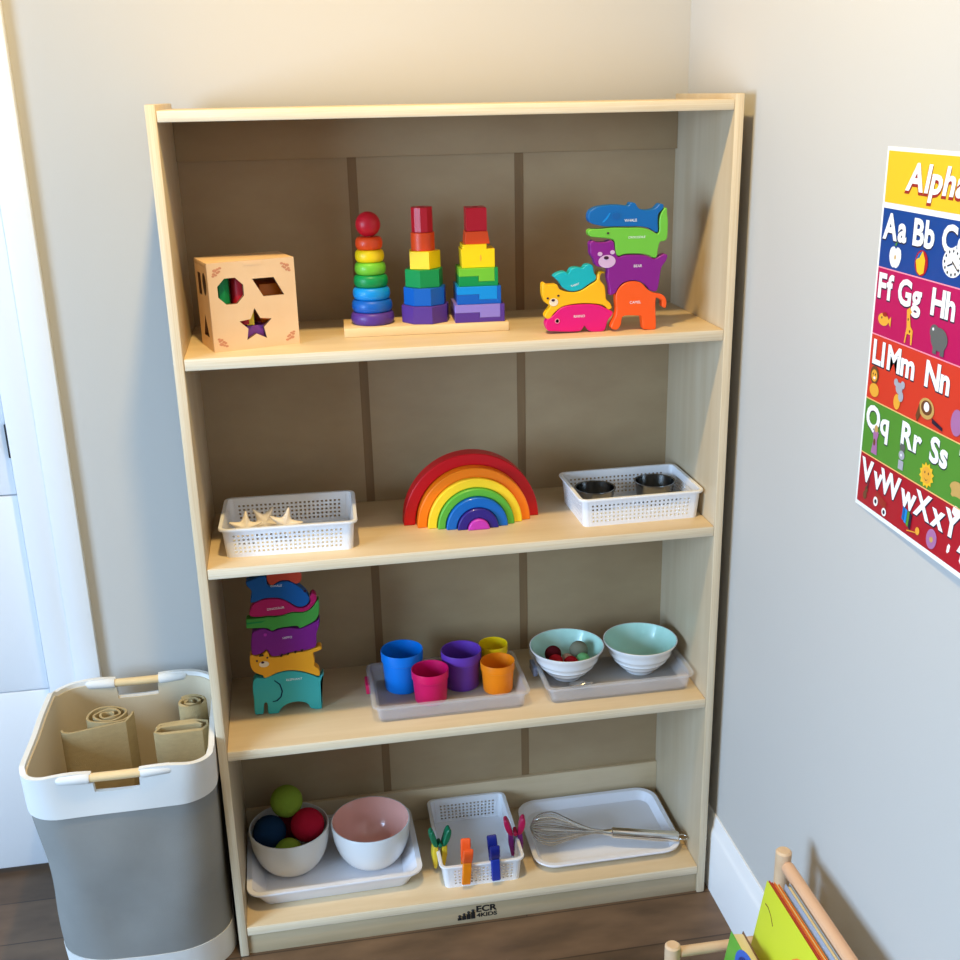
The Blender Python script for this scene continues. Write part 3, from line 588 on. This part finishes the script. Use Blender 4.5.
prism(mb, smooth([(-.030,-.003),(-.018,-.003),(-.010,-.008),(.004,-.010),(.016,-.007),(.020,0),(.016,.007),(.004,.010),(-.010,.008),(-.018,.003),(-.030,.003)], 3), .0002, .0026, 'xy', .0006)
tag(mb.build('scoop', 'wire', None, (.6740,.0900,ZT+.0085), (0,.28,2.45)), 'small grey metal scoop lying in front of the pompom bowl', 'scoop')

# ------------------------------------------------------------------ bottom shelf
tray('tray', 'white rimmed tray under the ball bowl and the pink bowl', (.1860,.1520,Z4), .012, .280, .188, .336, .232, .042, 'white_tray', .018, .030, .003, .007, 'white trays on the bottom shelf')
ZB = Z4+.0031
def round_bowl(label, x, y, inner, outer, R=.0785, h=.094):
    root = thing('bowl', label, 'bowl', (x,y,ZB), group='round bowls on the white tray')
    out = [(0,.002),(.026,.002),(.028,0),(.031,.0005)]+[(.031+(R-.031)*math.sin(t*PI/2)**.85, .0005+(h-.0025)*(1-math.cos(t*PI/2))**.92) for t in [i/14 for i in range(1,15)]]+[(R-.0008,h),(R-.0025,h)]
    mb = MB(); lathe(mb, out, 56); mb.build('bowl_outside', outer, root, angle=60)
    inn = [(R-.0025,h)]+[((R-.0045)*math.sin(t*PI/2)**.85, .006+(h-.010)*(1-math.cos(t*PI/2))**.92) for t in [i/14 for i in range(13,-1,-1)]]
    inn[-1] = (0,.006)
    mb = MB(); lathe(mb, inn, 56); o = mb.build('bowl_inside', inner, root, angle=60)
    if inner == 'pink': o['label'] = 'shiny pink inside'
    return root
b1x, b1y, b2x, b2y = .1040,.1700,.2645,.1560
round_bowl('cream round bowl heaped with felt balls', b1x, b1y, 'bisque', 'bisque')
round_bowl('white round bowl with pink inside, empty, beside the ball bowl', b2x, b2y, 'pink', 'porcelain')
for m_, nm, x, y, z_, r in (('felt_navy','navy felt ball at the left of the cream bowl',-.039,.006,.079,.0325), ('felt_red','red felt ball at the right of the cream bowl',.036,.004,.086,.0335), ('felt_green','green felt ball low at the front of the cream bowl',-.004,-.034,.054,.0280),
                       ('felt_maroon','dark red felt ball between the navy and the red ones',-.002,.045,.060,.028), ('felt_green','green felt ball on top of the heap',-.002,.034,.1265,.0320)):
    mb = MB(); ball(mb, (0,0,0), r, 36); tag(mb.build('felt_ball', m_, None, (b1x+x, b1y+y, ZB+z_)), nm, 'ball', 'felt balls in the cream bowl')

# clothes pegs clipped around the basket: local frame, wall in the plane x = 0, rim at z = 0
def clothespin(label, loc, rot, m_top, m_bot, wd=.0190):
    root = thing('clothes_peg', label, 'clothes peg', loc, rot, 'clothes pegs on the basket rim')
    for s in (-1, 1):
        mb = MB(); prism(mb, smooth([(s*.0050,.008),(s*.0130,.010),(s*.0200,.026),(s*.0215,.041),(s*.0170,.045),(s*.0125,.040),(s*.0080,.026)], 2), -wd/2, wd/2, 'xz', .0018); mb.build('handle', m_top, root)
        mb = MB(); prism(mb, [(s*.0042,.006),(s*.0040,-.034),(s*.0060,-.042),(s*.0105,-.041),(s*.0150,-.012),(s*.0140,.008),(s*.0095,.012),(s*.0045,.0105)], -wd/2*.90, wd/2*.90, 'xz', .0016); mb.build('jaw', m_bot, root)
    mb = MB(); prism(mb, ell(0,.0115,.0042,.0042,16), -wd/2-.001, wd/2+.001, 'xz', .0006); mb.build('spring', m_top, root)
    return root
zr = Z4+.0535
clothespin('orange clothes peg clipped to the front of the basket', (.4375,.0330,zr+.001), (0.06,0,PI/2), 'pin_orange', 'pin_amber')
clothespin('blue clothes peg clipped to the front of the basket', (.4930,.0330,zr+.001), (-.04,0,PI/2), 'pin_navy', 'pin_blue')
clothespin('green and yellow clothes peg clipped to the left side of the basket', (.3930,.0920,zr+.001), (0,.06,.12), 'pin_green', 'pin_gold')
clothespin('crimson and violet clothes peg clipped to the right side of the basket', (.5475,.0980,zr+.001), (0,-.04,-.10), 'pin_red', 'pin_violet')

tray('tray', 'white shallow tray with a steel whisk lying across it', (.7315,.1480,Z4), .0, .278, .196, .305, .226, .020, 'white_tray', .030, .042, .003, .006, 'white trays on the bottom shelf')
wk = thing('whisk', 'steel balloon whisk lying across the shallow white tray', 'whisk', (.5840,.1310,Z4+.0475), (0,.055,math.atan2(-.070,.2875)))
HX = .168
for k in range(10):
    a = PI*k/10+.1; pts = []
    for i in range(41):
        u = -1+2*i/40; s = 1-abs(u)                 # 0 at the handle, 1 at the tip
        x = HX*(1-s); sg = 1 if u > 0 else -1
        rr = (.0400+.0030*math.sin(k*2.4))*(math.sin(PI*(s**1.35)*.5)**1.5*1.0 if s < .72 else None or math.sin(PI*(.72**1.35)*.5)**1.5*math.sqrt(max(0,1-((s-.72)/.28)**2)))
        rr = max(rr, .0035 if s < .5 else 0)
        pts.append((x, sg*rr*math.cos(a), sg*rr*math.sin(a)))
    mb = MB(); tube(mb, pts, .0010, 6); mb.build('wire_loop', 'wire', wk)
mb = MB(); tube(mb, [(HX-.018,0,0),(HX-.006,0,0),(HX,0,0)], [.0050,.0070,.0080], 20); tube(mb, [(HX-.002,0,0),(HX,0,0),(HX+.130,0,0),(HX+.134,0,0)], [.0095,.0112,.0112,.0095], 24); o = mb.build('handle', 'steel', wk)
mb = MB(); tube(mb, [(HX+.143+.010*math.cos(2*PI*i/24), .008*math.sin(2*PI*i/24), 0) for i in range(24)], .0014, 8, True); mb.build('hanging_ring', 'wire', wk)

# ------------------------------------------------------------------ laundry hamper
hx0, hx1, hy0, hy1, hz = -.3165, -.0070, -.070, .268, .475
hm = thing('laundry_hamper', 'grey canvas hamper with white bands and two wooden handles', 'hamper', ((hx0+hx1)/2, (hy0+hy1)/2, 0))
HW, HD = hx1-hx0, hy1-hy0
def hring(off, z, k=10, r=.048):
    q = rrect(HW-2*off, HD-2*off, r-off, k); q0 = rrect(HW, HD, .048, k)
    out = []; n = len(q)                       # densify the straight runs
    for i in range(n):
        a, b_ = Vector(q[i]), Vector(q[(i+1) % n]); m_ = max(1, int((Vector(q0[(i+1) % n])-Vector(q0[i])).length/.011))
        out += [(*a.lerp(b_, j/m_), z) for j in range(m_)]
    return out
def wrinkle(p, amp):
    x, y, z = p; a = math.atan2(y, x); k = amp*(math.sin(3*a+14*z)+.7*math.sin(5*a-22*z+1.3)+.5*math.sin(9*z*3+2*a))
    l = math.hypot(x, y); return (x*(1-k/l), y*(1-k/l), z)
def rimdip(x, y): return -.006*math.cos(PI*min(1,abs(x)/(HW/2)))**2*(abs(y) > HD*.4)
def shell(z0, z1, off_out, off_in, rows, mi_, name, hole=False, amp=.0022, dip=False):
    mb = MB(); Z = [z0+(z1-z0)*i/rows for i in range(rows+1)]
    base = hring(0, hz); n = len(base)
    def P(off, z):
        r = hring(off, hz, 10, .048+.062*(1-z/hz)); s = 1-.035*(1-z/hz); o = []
        for x, y, _ in r:
            o.append(wrinkle((x*s, y*s*(1-.20*(1-z/hz)*(y < 0)), z+(rimdip(x, y)*max(0,(z-.40)/.075) if dip else 0)), amp))
        return o
    ro = [P(off_out, z) for z in Z]; ri = [P(off_in, z) for z in Z]
    def cut(j, i):
        if not hole: return False
        x = (base[i][0]+base[(i+1) % n][0])/2; y = base[i][1]
        return abs(x) < .040 and abs(y) > HD*.4 and (Z[j]+Z[j+1])/2 > .436
    vs = [p for r in ro+ri for p in r]; R = len(Z); fs = []
    for j in range(R-1):
        for i in range(n):
            k = (i+1) % n
            if cut(j, i): continue
            fs.append((j*n+i, j*n+k, (j+1)*n+k, (j+1)*n+i)); fs.append(((R+j)*n+i, (R+j)*n+k, (R+j+1)*n+k, (R+j+1)*n+i))
            for jj, jn in ((j, j-1), (j+1, j+1)):      # bottom and top rims
                if jn < 0 or jn > R-2 or cut(jn, i): fs.append((jj*n+i, jj*n+k, (R+jj)*n+k, (R+jj)*n+i))
            for ii, nb in ((i, (i-1) % n), (k, k)):
                if cut(j, nb): fs.append((j*n+ii, (j+1)*n+ii, (R+j+1)*n+ii, (R+j)*n+ii))
    mb.add(vs, fs); return mb.build(name, mi_, hm, angle=60)
shell(.062, .396, 0, .004, 24, 'grey_canvas', 'canvas_body')
shell(.388, hz, -.0030, .0058, 11, 'white_canvas', 'top_band', True, dip=True)
shell(.0, .064, -.0012, .004, 4, 'white_canvas', 'bottom_band')
shell(.004, .466, .0060, .0085, 14, 'liner', 'liner', True, dip=True)
mb = MB(); loft(mb, [[(x*.96,(y*.96 if y > 0 else y*.77),.004) for x,y,_ in hring(.020,hz,10,.11)], [(x*.96,(y*.96 if y > 0 else y*.77),.008) for x,y,_ in hring(.020,hz,10,.11)]]); mb.build('base', 'liner', hm)
for s in (-1, 1):
    y = s*(HD/2-.0030)
    mb = MB(); tube(mb, [(-.056,y,hz-.012),(0,y,hz-.0125),(.056,y,hz-.012)], .0078, 16); mb.build('handle', 'pine', hm)
    for q in (-1, 1):
        mb = MB(); tube(mb, [(q*.041,y,hz-.012),(q*.045,y,hz-.012),(q*.088,y,hz-.010),(q*.094,y,hz-.010)], [.0088,.0098,.0092,.0060], 16); mb.build('handle_sleeve', 'white_canvas', hm)

# rolled cloths in the hamper
def roll(label, loc, path, z0, z1, tilt=(0,0,0), t=.0035):
    P = [Vector((x, y, 0)) for x, y in path]; n = len(P); L = []; Rr = []
    for i in range(n):
        d = (P[min(i+1,n-1)]-P[max(i-1,0)]).normalized(); q = Vector((-d.y, d.x, 0))*t/2; L.append(P[i]+q); Rr.append(P[i]-q)
    poly = L+Rr[::-1]; N = len(poly); mb = MB()
    vs = [(p.x, p.y, z+.0015*math.sin(i*.7)) for z in (z0, z1) for i, p in enumerate(poly)]
    fs = [(i, (i+1) % N, N+(i+1) % N, N+i) for i in range(N)]
    for o_ in (0, N): fs += [(o_+i, o_+i+1, o_+N-2-i, o_+N-1-i) for i in range(n-1)]
    mb.add(vs, fs); return tag(mb.build('rolled_cloth', 'burlap', None, loc, tilt, angle=50), label, 'cloth roll', 'rolled cloths in the hamper')
def spiral(turns, r0, r1, sy=.75, ph=0., n=20, tail=()):
    out = []
    for i in range(int(turns*n)+1):
        a = 2*PI*i/n+ph; r = r0+(r1-r0)*i/(turns*n); out.append((r*math.cos(a), sy*r*math.sin(a)))
    return out+list(tail)
roll('large rolled tan cloth mat with a loose flap at the left of the hamper', (-.200,.146,.0), spiral(3, .008, .043, .8, 0, 24, [(.0420,-.014),(.0340,-.036),(-.008,-.046),(-.058,-.056),(-.072,-.050),(-.076,-.040)]), .12, .462, (0,0,0), .004)
roll('folded tan cloth roll standing at the right front of the hamper', (-.068,.086,.0), [(1.28*x, 1.5*y) for x, y in [(-.034,.004),(-.030,.012),(-.010,.014),(.018,.015),(.036,.010),(.037,.0),(.030,-.009),(0,-.010),(-.026,-.010),(-.035,-.005),(-.029,.006),(-.015,.008),(.02,.009),(.029,.003)]], .10, .452, (0,0,0), .004)
roll('small tan cloth roll behind the folded one in the hamper', (-.052,.147,.0), spiral(2.2, .007, .030, .8, 1., 20), .10, .470, (0,0,0), .004)

# ------------------------------------------------------------------ alphabet poster
pz0, pz1, py0, pw = .978, 1.452, -.4185, .405
po = thing('alphabet_poster', 'colourful alphabet poster on the right wall with rows of letters and pictures', 'poster', (XW, py0, pz0))
def PF(e):
    def f(a, z):                                     # a to the right, z up; the foot of the sheet lifts off the wall a little
        l = .010*max(0,(.10-z)/.10)**2*max(0,a/pw)
        return (-.0011-e-l, -a, z)
    return f
def sheet(mb, a0, a1, z0, z1, e, mi=0, t=.0):
    n, k = 12, 10; f = PF(e)
    mb.add([f(a0+(a1-a0)*i/n, z0+(z1-z0)*j/k) for j in range(k+1) for i in range(n+1)], [(j*(n+1)+i, j*(n+1)+i+1, (j+1)*(n+1)+i+1, (j+1)*(n+1)+i) for j in range(k) for i in range(n)], mi)
    if t:
        f2 = PF(e-t); mb.add([f2(a0+(a1-a0)*i/n, z0+(z1-z0)*j/k) for j in range(k+1) for i in range(n+1)], [(j*(n+1)+i, j*(n+1)+i+1, (j+1)*(n+1)+i+1, (j+1)*(n+1)+i) for j in range(k) for i in range(n)], mi)
ph = pz1-pz0
mb = MB(); sheet(mb, 0, pw, 0, ph, 0, 0, .0006)
mb.build('paper_sheet', 'paper', po, recalc=False)
rows = [(.4065,.4690,'p_yellow'), (.3260,.3995,'p_blue'), (.2395,.3245,'p_magenta'), (.1525,.2380,'p_red'), (.0770,.1510,'p_green'), (.0060,.0755,'p_crimson')]
for z0, z1, m_ in rows:
    mb = MB(); sheet(mb, .0045, pw-.0045, z0, z1, .0003); mb.build('printed_band', m_, po, recalc=False)
mb = MB()
for z_ in (.3252,.2387): sheet(mb, .0045, pw-.0045, z_-.0008, z_+.0008, .0004)
mb.build('pink_rule', 'p_pink', po, recalc=False)
mb = MB()
for z_ in (.1517,.0762): sheet(mb, .0045, pw-.0045, z_-.0008, z_+.0008, .0004)
mb.build('amber_rule', 'p_rule_o', po, recalc=False)
F1, F0 = PF(.0009), PF(.0006)
ltr = ['A','l','p','h','a','b','e','t']; xs = .053
for s_ in ltr:
    g = text_geo(s_, .03)[0]; w_ = (max(v[0] for v in g)-min(v[0] for v in g))*.044*1.22; wk_ = text_geo(s_, .05)[0]; w2_ = (max(v[0] for v in wk_)-min(v[0] for v in wk_))*.044*1.22
    z_ = .4255
    mb = MB(); text(mb, s_, F0, .045, xs-.0020, z_-.0028, 1, bold=.05, shear=.2, width=w2_); text(mb, s_, F1, .045, xs, z_, bold=.03, shear=.2, width=w_); mb.build('title_letter', ['white_ink','p_rustred'], po, recalc=False); xs += w_+.0030
words = [(.395, [('Aa',.009), ('Bb',.082), ('Cc',.146), ('Dd',.222), ('Ee',.295)], 0), (.320, [('Ff',.010), ('Gg',.060), ('Hh',.138), ('Ii',.215), ('Jj',.270), ('Kk',.330)], 0),
         (.2335, [('Ll',.012), ('Mm',.050), ('Nn',.142), ('Oo',.225), ('Pp',.305)], 0), (.1465, [('Qq',.010), ('Rr',.102), ('Ss',.170), ('Tt',.232), ('Uu',.305)], 0), (.0715, [('Vv',.010), ('Ww',.062), ('Xx',.150), ('Yy',.218), ('Zz',.310)], 0)]
for top, ws, _ in words:
    for s_, a in ws:
        sz = .0435
        mb = MB(); xo = a
        for ch in s_:
            w_ = lambda bb: (max(v[0] for v in text_geo(ch, bb)[0])-min(v[0] for v in text_geo(ch, bb)[0]))*sz*1.06
            text(mb, ch, F0, sz, xo-.0010, top-.0320-.0012, 1, bold=.05, width=w_(.05)); text(mb, ch, F1, sz, xo, top-.0320, bold=.035, width=w_(.035)); xo += w_(.035)+.0012
        mb.build('letter_pair', ['white_ink','p_dark'], po, recalc=False)
pm = ['paper','p_yellow','p_crimson','p_green','p_grey','p_brown','p_ochre','p_tan','p_lilac','p_rustred','p_silver','p_dark','p_pink','a_blue','sky']
lvl = [0]
def pic(poly, m_):
    lvl[0] += 1; f = PF(.0010+.00004*lvl[0]); mb.add([f(a*1.02, z+.002) for a, z in poly], [tuple(range(len(poly)))], pm.index(m_))
def part_done(nm): mb.build(nm, pm, po, recalc=False)
# apple, ball, clock
mb = MB(); lvl[0] = 0
pic(smooth([(.032,.350),(.040,.353),(.044,.350),(.048,.353),(.056,.350),(.058,.340),(.054,.331),(.048,.327),(.044,.328),(.040,.327),(.034,.331),(.030,.340)],2),'paper'); pic(ell(.044,.340,.0022,.003,10),'p_tan'); pic([(.040,.355),(.047,.360),(.045,.354)],'p_green')

part_done('apple_picture')
mb = MB(); lvl[0] = 0
pic(ell(.105,.341,.0145,.0155),'p_crimson'); pic([(.106,.3555),(.098,.351),(.0925,.342),(.097,.330),(.104,.3265),(.112,.330),(.113,.345)],'p_yellow'); pic([(.106,.3555),(.098,.352),(.0925,.344),(.100,.347)],'a_blue')

part_done('beach_ball_picture')
mb = MB(); lvl[0] = 0
pic(ell(.170,.350,.0205,.0168),'paper')
for q in range(12): pic(ell(.170+.016*math.cos(q*PI/6), .350+.0135*math.sin(q*PI/6), .0016,.0020,6),'p_dark')
pic([(.169,.351),(.182,.342),(.1825,.3435),(.170,.3525)],'p_dark'); pic([(.1695,.350),(.160,.346),(.1605,.3445),(.171,.3485)],'p_dark')
# fish, giraffe, hippo, ice

part_done('clock_picture')
mb = MB(); lvl[0] = 0
pic(ell(.030,.259,.013,.008),'p_ochre'); pic([(.041,.259),(.049,.266),(.049,.252)],'p_ochre'); pic(ell(.026,.261,.0016,.0016,8),'p_dark'); pic(ell(.033,.266,.006,.003,8),'p_rustred')

part_done('fish_picture')
mb = MB(); lvl[0] = 0
pic([(.084,.240),(.087,.240),(.089,.252),(.097,.252),(.099,.240),(.102,.240),(.102,.258),(.096,.262),(.092,.276),(.096,.280),(.090,.285),(.084,.281),(.087,.260)],'p_ochre'); pic(ell(.095,.256,.002,.002,6),'p_brown'); pic(ell(.089,.270,.0015,.002,6),'p_brown')

part_done('giraffe_picture')
mb = MB(); lvl[0] = 0
pic(ell(.160,.259,.018,.014),'p_grey'); pic(ell(.149,.266,.010,.009),'p_grey'); pic([(.149,.250),(.157,.250),(.157,.2405),(.149,.2405)],'p_grey'); pic([(.165,.250),(.173,.250),(.173,.2405),(.165,.2405)],'p_grey'); pic(ell(.146,.269,.002,.002,8),'paper')

part_done('hippo_picture')
mb = MB(); lvl[0] = 0
pic(ell(.222,.268,.012,.012),'p_pink'); pic([(.213,.260),(.231,.260),(.222,.241)],'p_tan')
# lion, mouse, nest

part_done('ice_cream_picture')
mb = MB(); lvl[0] = 0
pic(ell(.021,.184,.011,.012),'p_brown'); pic(ell(.021,.183,.0075,.008),'p_ochre'); pic(ell(.024,.164,.012,.009),'p_ochre'); pic(ell(.018,.185,.0013,.0015,8),'p_dark'); pic(ell(.024,.185,.0013,.0015,8),'p_dark'); pic(ell(.022,.180,.003,.002,8),'paper')

part_done('lion_picture')
mb = MB(); lvl[0] = 0
pic(ell(.084,.181,.008,.0075),'p_silver'); pic(ell(.076,.187,.005,.005),'p_silver'); pic(ell(.092,.187,.005,.005),'p_silver'); pic(ell(.082,.163,.008,.010),'p_ochre'); pic(ell(.090,.172,.006,.007),'p_silver')

part_done('mouse_picture')
mb = MB(); lvl[0] = 0
pic(ell(.150,.172,.017,.013),'p_tan'); pic(ell(.150,.173,.012,.009),'p_brown'); pic(ell(.150,.174,.006,.006),'paper'); pic([(.128,.158),(.134,.175),(.138,.160),(.132,.151)],'p_brown'); pic([(.164,.164),(.188,.158),(.188,.154),(.165,.158)],'p_dark')
part_done('nest_picture')
mb = MB(); lvl[0] = 0
pic(ell(.215,.172,.012,.016),'p_lilac')
# queen, robot, sun, turtle

part_done('oval_picture')
mb = MB(); lvl[0] = 0
pic([(.030,.080),(.046,.080),(.043,.100),(.046,.110),(.038,.118),(.032,.108),(.034,.098)],'p_lilac'); pic(ell(.039,.115,.0045,.005,12),'p_tan'); pic(ell(.037,.096,.003,.005,10),'p_brown')

part_done('queen_picture')
mb = MB(); lvl[0] = 0
pic([(.100,.080),(.112,.080),(.112,.092),(.100,.092)],'p_silver'); pic(ell(.106,.099,.007,.006,14),'p_silver'); pic([(.101,.105),(.112,.105),(.112,.114),(.101,.114)],'p_grey'); pic(ell(.105,.099,.002,.002,8),'paper')

part_done('robot_picture')
mb = MB(); lvl[0] = 0
pic([((.0165 if i % 2 else .0125)*math.cos(PI*i/12)+.166,(.0165 if i % 2 else .0125)*math.sin(PI*i/12)+.092) for i in range(24)],'p_yellow'); pic(ell(.166,.092,.0105,.0105),'p_ochre'); pic(ell(.162,.095,.0013,.0018,8),'p_brown'); pic(ell(.170,.095,.0013,.0018,8),'p_brown'); pic([(.161,.088),(.166,.086),(.171,.088),(.166,.0845)],'p_brown')

part_done('sun_picture')
mb = MB(); lvl[0] = 0
pic(ell(.232,.094,.016,.011),'p_tan'); pic(ell(.215,.090,.006,.005),'p_green'); pic(ell(.235,.083,.012,.004),'p_green')
# violin, wagon, xylophone, yo-yo

part_done('turtle_picture')
mb = MB(); lvl[0] = 0
pic(ell(.026,.018,.005,.006,14),'p_brown'); pic(ell(.029,.027,.004,.0045,14),'p_brown'); pic([(.029,.028),(.031,.028),(.036,.043),(.0345,.043)],'p_dark')

part_done('violin_picture')
mb = MB(); lvl[0] = 0
pic([(.052,.022),(.082,.016),(.084,.026),(.056,.034)],'p_rustred'); pic(ell(.056,.019,.006,.0065,14),'paper'); pic(ell(.080,.0125,.006,.0055,14),'paper'); pic(ell(.056,.019,.003,.003,10),'p_dark'); pic(ell(.080,.0125,.003,.003,10),'p_dark')

part_done('wagon_picture')
mb = MB(); lvl[0] = 0
for k, m_ in enumerate(('a_blue','sky','p_green','p_dark')): pic([(.124+k*.006,.020-k*.002),(.1292+k*.006,.019-k*.002),(.1292+k*.006,.036-k*.001),(.124+k*.006,.037-k*.001)], m_)
pic(ell(.164,.018,.005,.005,12),'p_ochre'); pic([(.140,.0095),(.160,.014),(.160,.0155),(.140,.011)],'p_ochre')

part_done('xylophone_picture')
mb = MB(); lvl[0] = 0
pic(ell(.196,.020,.0115,.0125),'p_lilac'); pic(ell(.196,.020,.004,.0045,12),'p_tan')
part_done('yoyo_picture')
mb = MB(); lvl[0] = 0
pic(ell(.295,.020,.012,.010),'paper')
part_done('zebra_picture')

# ------------------------------------------------------------------ book rack
rk = thing('book_rack', 'round beech dowel rack of picture books by the right wall', 'book rack', (.70,-.41,0))
def rod(name, m_, a, b_, r, cap=True):
    a, b_ = Vector(a)-Vector((.70,-.41,0)), Vector(b_)-Vector((.70,-.41,0)); d = (b_-a).normalized()
    mb = MB(); e = min(.003, r*.3)
    tube(mb, [a, a+d*e, b_-d*e, b_], [r-e, r, r, r-e], 24); return mb.build(name, m_, rk, angle=40)
YE = -1.02
for y in (-.41, YE):
    rod('post', 'dowel', (.70,y,0), (.70,y,.254), .0125); rod('post', 'dowel', (.8755,y,0), (.8755,y,.404), .0125)
    rod('end_rail', 'dowel', (.711,y,.238), (.864,y,.236), .0085); rod('end_rail', 'dowel', (.711,y,.055), (.864,y,.055), .0085)
rod('top_rail', 'rail_wood', (.8775,-.421,.381), (.8775,YE+.011,.381), .0105)
rod('front_rail', 'rail_wood', (.70,-.421,.225), (.70,YE+.011,.225), .0085); rod('front_rail', 'rail_wood', (.70,-.421,.055), (.70,YE+.011,.055), .0085); rod('back_rail', 'rail_wood', (.8755,-.421,.055), (.8755,YE+.011,.055), .0085)
mb = MB(); box(mb, .715-.70, .862-.70, YE+.41+.012, -.020, .0640, .070, .001); mb.build('floor_board', 'pine', rk)
def book(label, cx, cz, y0, length, th, cov, spine, lean, hgt=.27, extras=()):
    """a book leaning back: top front far corner at (cx, y0, cz), cover facing -x"""
    root = thing('picture_book', label, 'book', (cx, y0, cz), (0, lean, 0), 'picture books in the rack')
    mb = MB(); box(mb, 0, .0016, -length, 0, -hgt, 0, .0005); mb.build('front_cover', cov, root)
    mb = MB(); box(mb, th-.0016, th, -length, 0, -hgt, 0, .0005); mb.build('back_cover', spine, root)
    mb = MB(); box(mb, .0016, th-.0016, -length+.003, -.003, -hgt+.003, -.003); mb.build('page_block', 'pages', root)
    for nm, m_, poly in extras:
        mb = MB(); prism(mb, poly, -.0004, .0002, 'yz'); mb.build(nm, m_, root)
    return root
ln = .16
book('yellow green picture book with an orange sun, facing into the room', .8345, .380, -.444, .26, .0050, 'b_lime', 'b_rust', ln, .30,
     [('printed_patch','b_orange', smooth([(-.20,-.02),(-.14,-.03),(-.11,-.06),(-.10,-.12),(-.14,-.17),(-.24,-.18),(-.25,-.03)],3)), ('printed_line','p_brown', [(-.012,-.034),(-.022,-.033),(-.034,-.038),(-.046,-.048),(-.047,-.0465),(-.034,-.0365),(-.022,-.0315),(-.012,-.0322)])])
book('thin rust covered picture book between the yellow and the grey ones', .8405, .379, -.448, .25, .0055, 'b_rust', 'b_orange', ln, .30)
book('thin cream edged picture book leaning in front of the grey one', .8475, .376, -.450, .24, .0050, 'b_cream', 'b_orange', ln, .30)
book('grey blue picture book nearest the top rail of the rack', .8560, .384, -.462, .24, .0095, 'b_grey', 'b_grey', ln, .29)
book('green picture book with a blue circle, foremost in the rack', .7820, .292, -.442, .25, .0210, 'b_green', 'b_brown', ln, .22,
     [('printed_circle','b_blue', ell(-.075,-.020,.045,.030,32)), ('printed_ring','b_violet', ell(-.075,-.020,.034,.021,32))])

# ------------------------------------------------------------------ ceiling lights, window light, sky
LX, LY = .22, -.55
def downlight(x, y, power, label):
    d = thing('ceiling_light', label, 'light', (x, y, ZC))
    mb = MB(); R = [.062,.085,.085,.062]; Zz = [-.004,-.004,0,0]; n = 40
    lathe(mb, [(.058,-.0005),(.060,-.006),(.084,-.005),(.087,-.0005)], n); mb.build('trim_ring', 'white_trim', d)
    l = bpy.data.lights.new('downlight_lamp', 'AREA'); l.shape = 'DISK'; l.size = .085; l.energy = power; l.color = (1, .72, .30)
    o = bpy.data.objects.new('downlight_lamp', l); C.objects.link(o); o.parent = d; o.location = (0,0,-.008)
    return d
downlight(LX, LY, 20.5, 'round recessed ceiling light nearest the bookcase')
l = bpy.data.lights.new('window_daylight', 'AREA'); l.shape = 'RECTANGLE'; l.size = WZ1-WZ0; l.size_y = WY1-WY0; l.energy = 150; l.color = (.47, .70, 1)
o = bpy.data.objects.new('window_daylight', l); C.objects.link(o); o.location = (XL-.09, (WY0+WY1)/2, (WZ0+WZ1)/2); o.rotation_euler = (0, -PI/2+math.radians(29), 0)
w = bpy.data.worlds.new('sky'); bpy.context.scene.world = w; w.use_nodes = True
w.node_tree.nodes['Background'].inputs['Color'].default_value = (.62,.78,1,1); w.node_tree.nodes['Background'].inputs['Strength'].default_value = .8

# ------------------------------------------------------------------ camera
cd = bpy.data.cameras.new('camera'); cam = bpy.data.objects.new('camera', cd); C.objects.link(cam)
cam.location = (.182668, -1.801984, 1.523509); cam.rotation_euler = (1.23033888, .01758037, -.18400596)
cd.sensor_width = 36; cd.lens = 1143.49183*36/960; cd.shift_x = -17.4895/960; cd.shift_y = 17.8210/960; cd.clip_start = .02
sc = bpy.context.scene; sc.camera = cam
sc.view_settings.view_transform = 'Standard'; sc.view_settings.look = 'None'; sc.view_settings.gamma = 1; sc.view_settings.exposure = .25; sc.view_settings.use_curve_mapping = False
